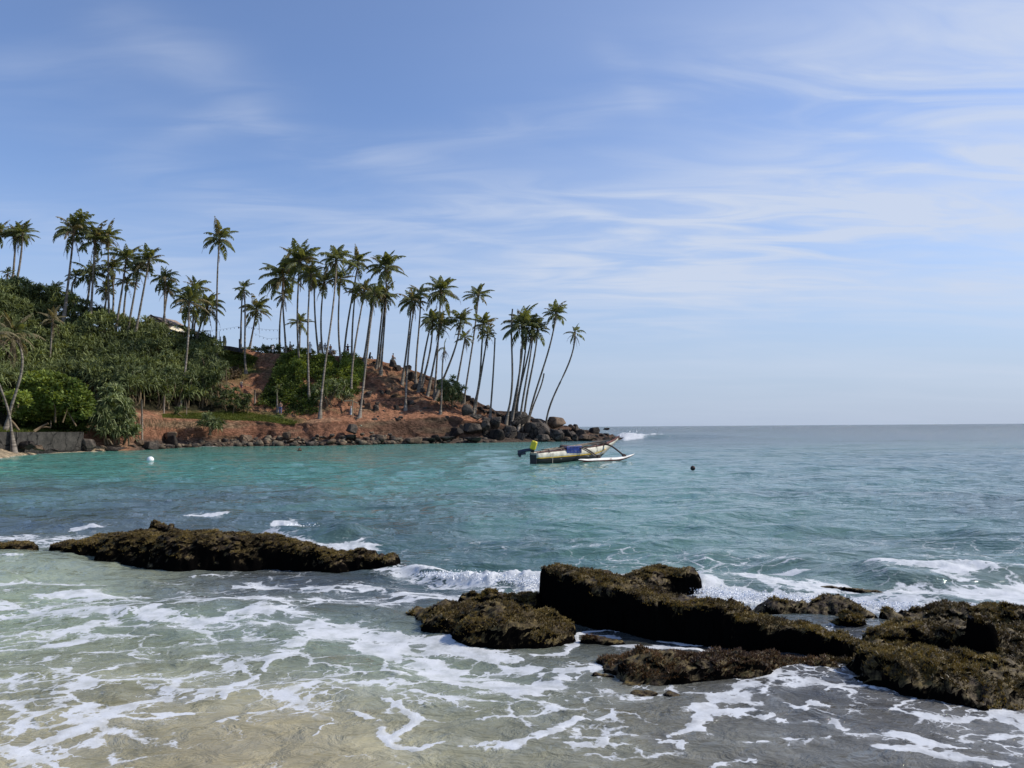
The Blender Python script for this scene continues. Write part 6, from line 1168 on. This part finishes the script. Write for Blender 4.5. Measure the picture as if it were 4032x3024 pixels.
lf = MB().tube([(0, 0, 0), (-.28, -.05, 0)], .03, 5).ball((-.34, -.05, -.06), (.10, .10, .13), 8, 6).build('floodlight', iron, None, True); lf.location = at(950, 1289, 111.8); tag(lf, 'dark floodlight fixed to the left twin palm trunk', 'lamp')
# wooden T sign and its board
b = hit(1388, 1640); sg = empty('wooden_sign', b); tag(sg, 'T-shaped timber stand with a sloping plank by the lower slope rocks', 'timber stand'); palewood = plain('pale_timber', (.50, .36, .20), .8, .2, 5)
topz = (at(1388, 1580, b.y)-b).z; MB().box((0, 0, topz/2), (.13, .13, topz)).build('post', palewood, sg)
MB().box((-.45, -.02, topz+.08), (1.15, .16, .17), Matrix.Rotation(R(-3), 3, 'Y')).build('plank', palewood, sg); MB().box((.42, -.02, topz-.12), (.75, .12, .12), Matrix.Rotation(R(25), 3, 'Y')).build('brace', palewood, sg)
bo_ = hit(1382, 1632); bd = MB().tube([(0, 0, -.02), (0, 0, .35), (.02, 0, .75), (0, 0, .85)], [.13, .17, .14, .05], 8).ball((.0, -.02, .98), .10, 8, 6).build('sack', plain('pale_sack', (.36, .38, .40), .9, .2), None, True); bd.location = bo_; tag(bd, 'pale grey sack standing against the timber stand', 'sack')
bb = boulder_mesh('ball', 5, plain('pale_yellow_lump', (.50, .44, .30), .8), 2, 3, 4, .03); ob_ = link('stone', bb); ob_.location = at(1421, 1674, 92.6); ob_.scale = (.19, .19, .19); tag(ob_, 'pale round stone stuck in the dark bank below the crossed palms', 'stone')
# sea wall
swl = empty('sea_wall', at(160, 1765, 66)); tag(swl, 'weathered grey concrete sea wall behind the small beach', 'wall')
wo_ = swl.location.copy(); seac = rockmat('weathered_concrete', (.028, .026, .023), (.06, .055, .048), (.11, .10, .085), 1.4); segs = [(-420, 47), (-60, 60.5), (56, 62.6), (130, 65.5), (222, 68.8), (322, 72.0)]
for (xa, da), (xb, db) in zip(segs[:-1], segs[1:]):
    p0 = at(xa, 1701, da); p1 = at(xb, 1701, db); m_ = (p0+p1)/2; dv = p1-p0; an = math.atan2(dv.y, dv.x); hgt = m_.z+.3; nx = 14; nz = 6; L_ = dv.length*.996; bm = MB()
    V = []; 
    for k_ in range(nz+1):
        for i in range(nx+1):
            x = -L_/2+L_*i/nx; z = -hgt/2+hgt*k_/nz; V.append((x, -.2+.05*float(fbm(np.array(x*1.7+xa), np.array(z*1.7), 3, 5))*(0 < i < nx), z))
    q = len(V); V += [(-L_/2, .3, -hgt/2), (L_/2, .3, -hgt/2), (-L_/2, .3, hgt/2), (L_/2, .3, hgt/2)]
    F = [(k_*(nx+1)+i, k_*(nx+1)+i+1, (k_+1)*(nx+1)+i+1, (k_+1)*(nx+1)+i) for k_ in range(nz) for i in range(nx)]
    F += [(nz*(nx+1)+i for i in range(nx+1))]; F[-1] = tuple(F[-1])+(q+3, q+2); F += [tuple(k_*(nx+1) for k_ in range(nz, -1, -1))+(q, q+2), tuple(k_*(nx+1)+nx for k_ in range(nz+1))+(q+3, q+1), (q, q+1, q+3, q+2)]
    rt_ = Matrix.Rotation(an, 3, 'Z'); MB().add([rt_@Vector(v)+Vector((m_.x, m_.y, m_.z-hgt/2))-wo_ for v in V], F).build('wall_panel', seac, swl)
def log_(px0, py0, px1, py1, dep, r_, label):
    a, c = at(px0, py0, dep), at(px1, py1, dep+.4); o = MB().tube([Vector((0, 0, 0)), (c-a)*.5+Vector((0, 0, .04)), c-a], [r_, r_*.9, r_*.8], 8, True, .8).build('palm_log', M['dry'], None, True); o.location = a; tag(o, label, 'log')
log_(135, 1698, 190, 1667, 69, .12, 'pale palm log propped on the grass behind the sea wall'); log_(160, 1682, 200, 1684, 69.4, .08, 'short stick lying under the propped log'); log_(200, 1682, 201, 1656, 70, .05, 'thin stake by the propped log'); log_(42, 1655, 75, 1694, 64, .10, 'split root leaning at the foot of the shaggy palm')
log_(300, 1678, 235, 1570, 71, .07, 'long bare branch arching out of the bright bush')
log_(425, 1728, 442, 1750, 74, .09, 'pale stick lying against the shore slab under the pandanus')
# spray thrown up where the wave breaks off the point
def spray(label, pts, n, dep, hgt, sz, seed):
    r_ = np.random.default_rng(seed); T = []; 
    for i in range(n):
        t = r_.random(); k_ = t*(len(pts)-1); j = min(int(k_), len(pts)-2); f = k_-j; x = pts[j][0]*(1-f)+pts[j+1][0]*f+r_.normal(0, pts[j][2]*.4); g = ground(x, pts[j][1]*(1-f)+pts[j+1][1]*f)
        z = abs(r_.normal(0, 1))*hgt*(pts[j][3]*(1-f)+pts[j+1][3]*f)*.5-(.03 if dep < 2 else 0); g = g+Vector((r_.normal(0, .12)*dep, r_.normal(0, .12)*dep, z)); s_ = sz*r_.uniform(.4, 1.3); V = r_.normal(0, s_, (4, 3))+np.array(g); T.append(V)
    V = np.array(T).reshape(-1, 3); b_ = np.arange(n)[:, None]*4; F = np.concatenate([b_+[0, 1, 2], b_+[0, 2, 3], b_+[0, 3, 1], b_+[1, 3, 2]])
    m_ = plain('white_spray', (.85, .87, .9), .6, .05); o = link('spray', npmesh('spray', V, F, m_, smooth=False)); tag(o, label, 'spray', kind='stuff')
spray('white spray thrown up by the wave breaking off the point', [(2462, 1727, 12, .35), (2490, 1726, 14, .65), (2530, 1725, 14, .25), (2680, 1722, 24, .12)], 1500, 4, 1.2, .10, 1)
spray('white droplets over the wave breaking left of the black ridge', [(1680, 2255, 20, .3), (1790, 2258, 20, .3), (1930, 2270, 25, .55), (2040, 2285, 25, .7), (2130, 2285, 20, .5)], 3500, .8, .12, .007, 2)
spray('white droplets over the surf behind the right end of the ridge', [(2780, 2320, 20, .5), (2900, 2345, 25, .7), (3050, 2350, 30, .5), (3300, 2360, 30, .3), (3700, 2390, 40, .4), (4030, 2400, 40, .5)], 6000, .9, .10, .007, 3)
spray('small white splash behind the long left rock', [(1120, 2075, 15, .5), (1200, 2085, 20, .8), (1290, 2090, 15, .4)], 700, .6, .16, .010, 4)
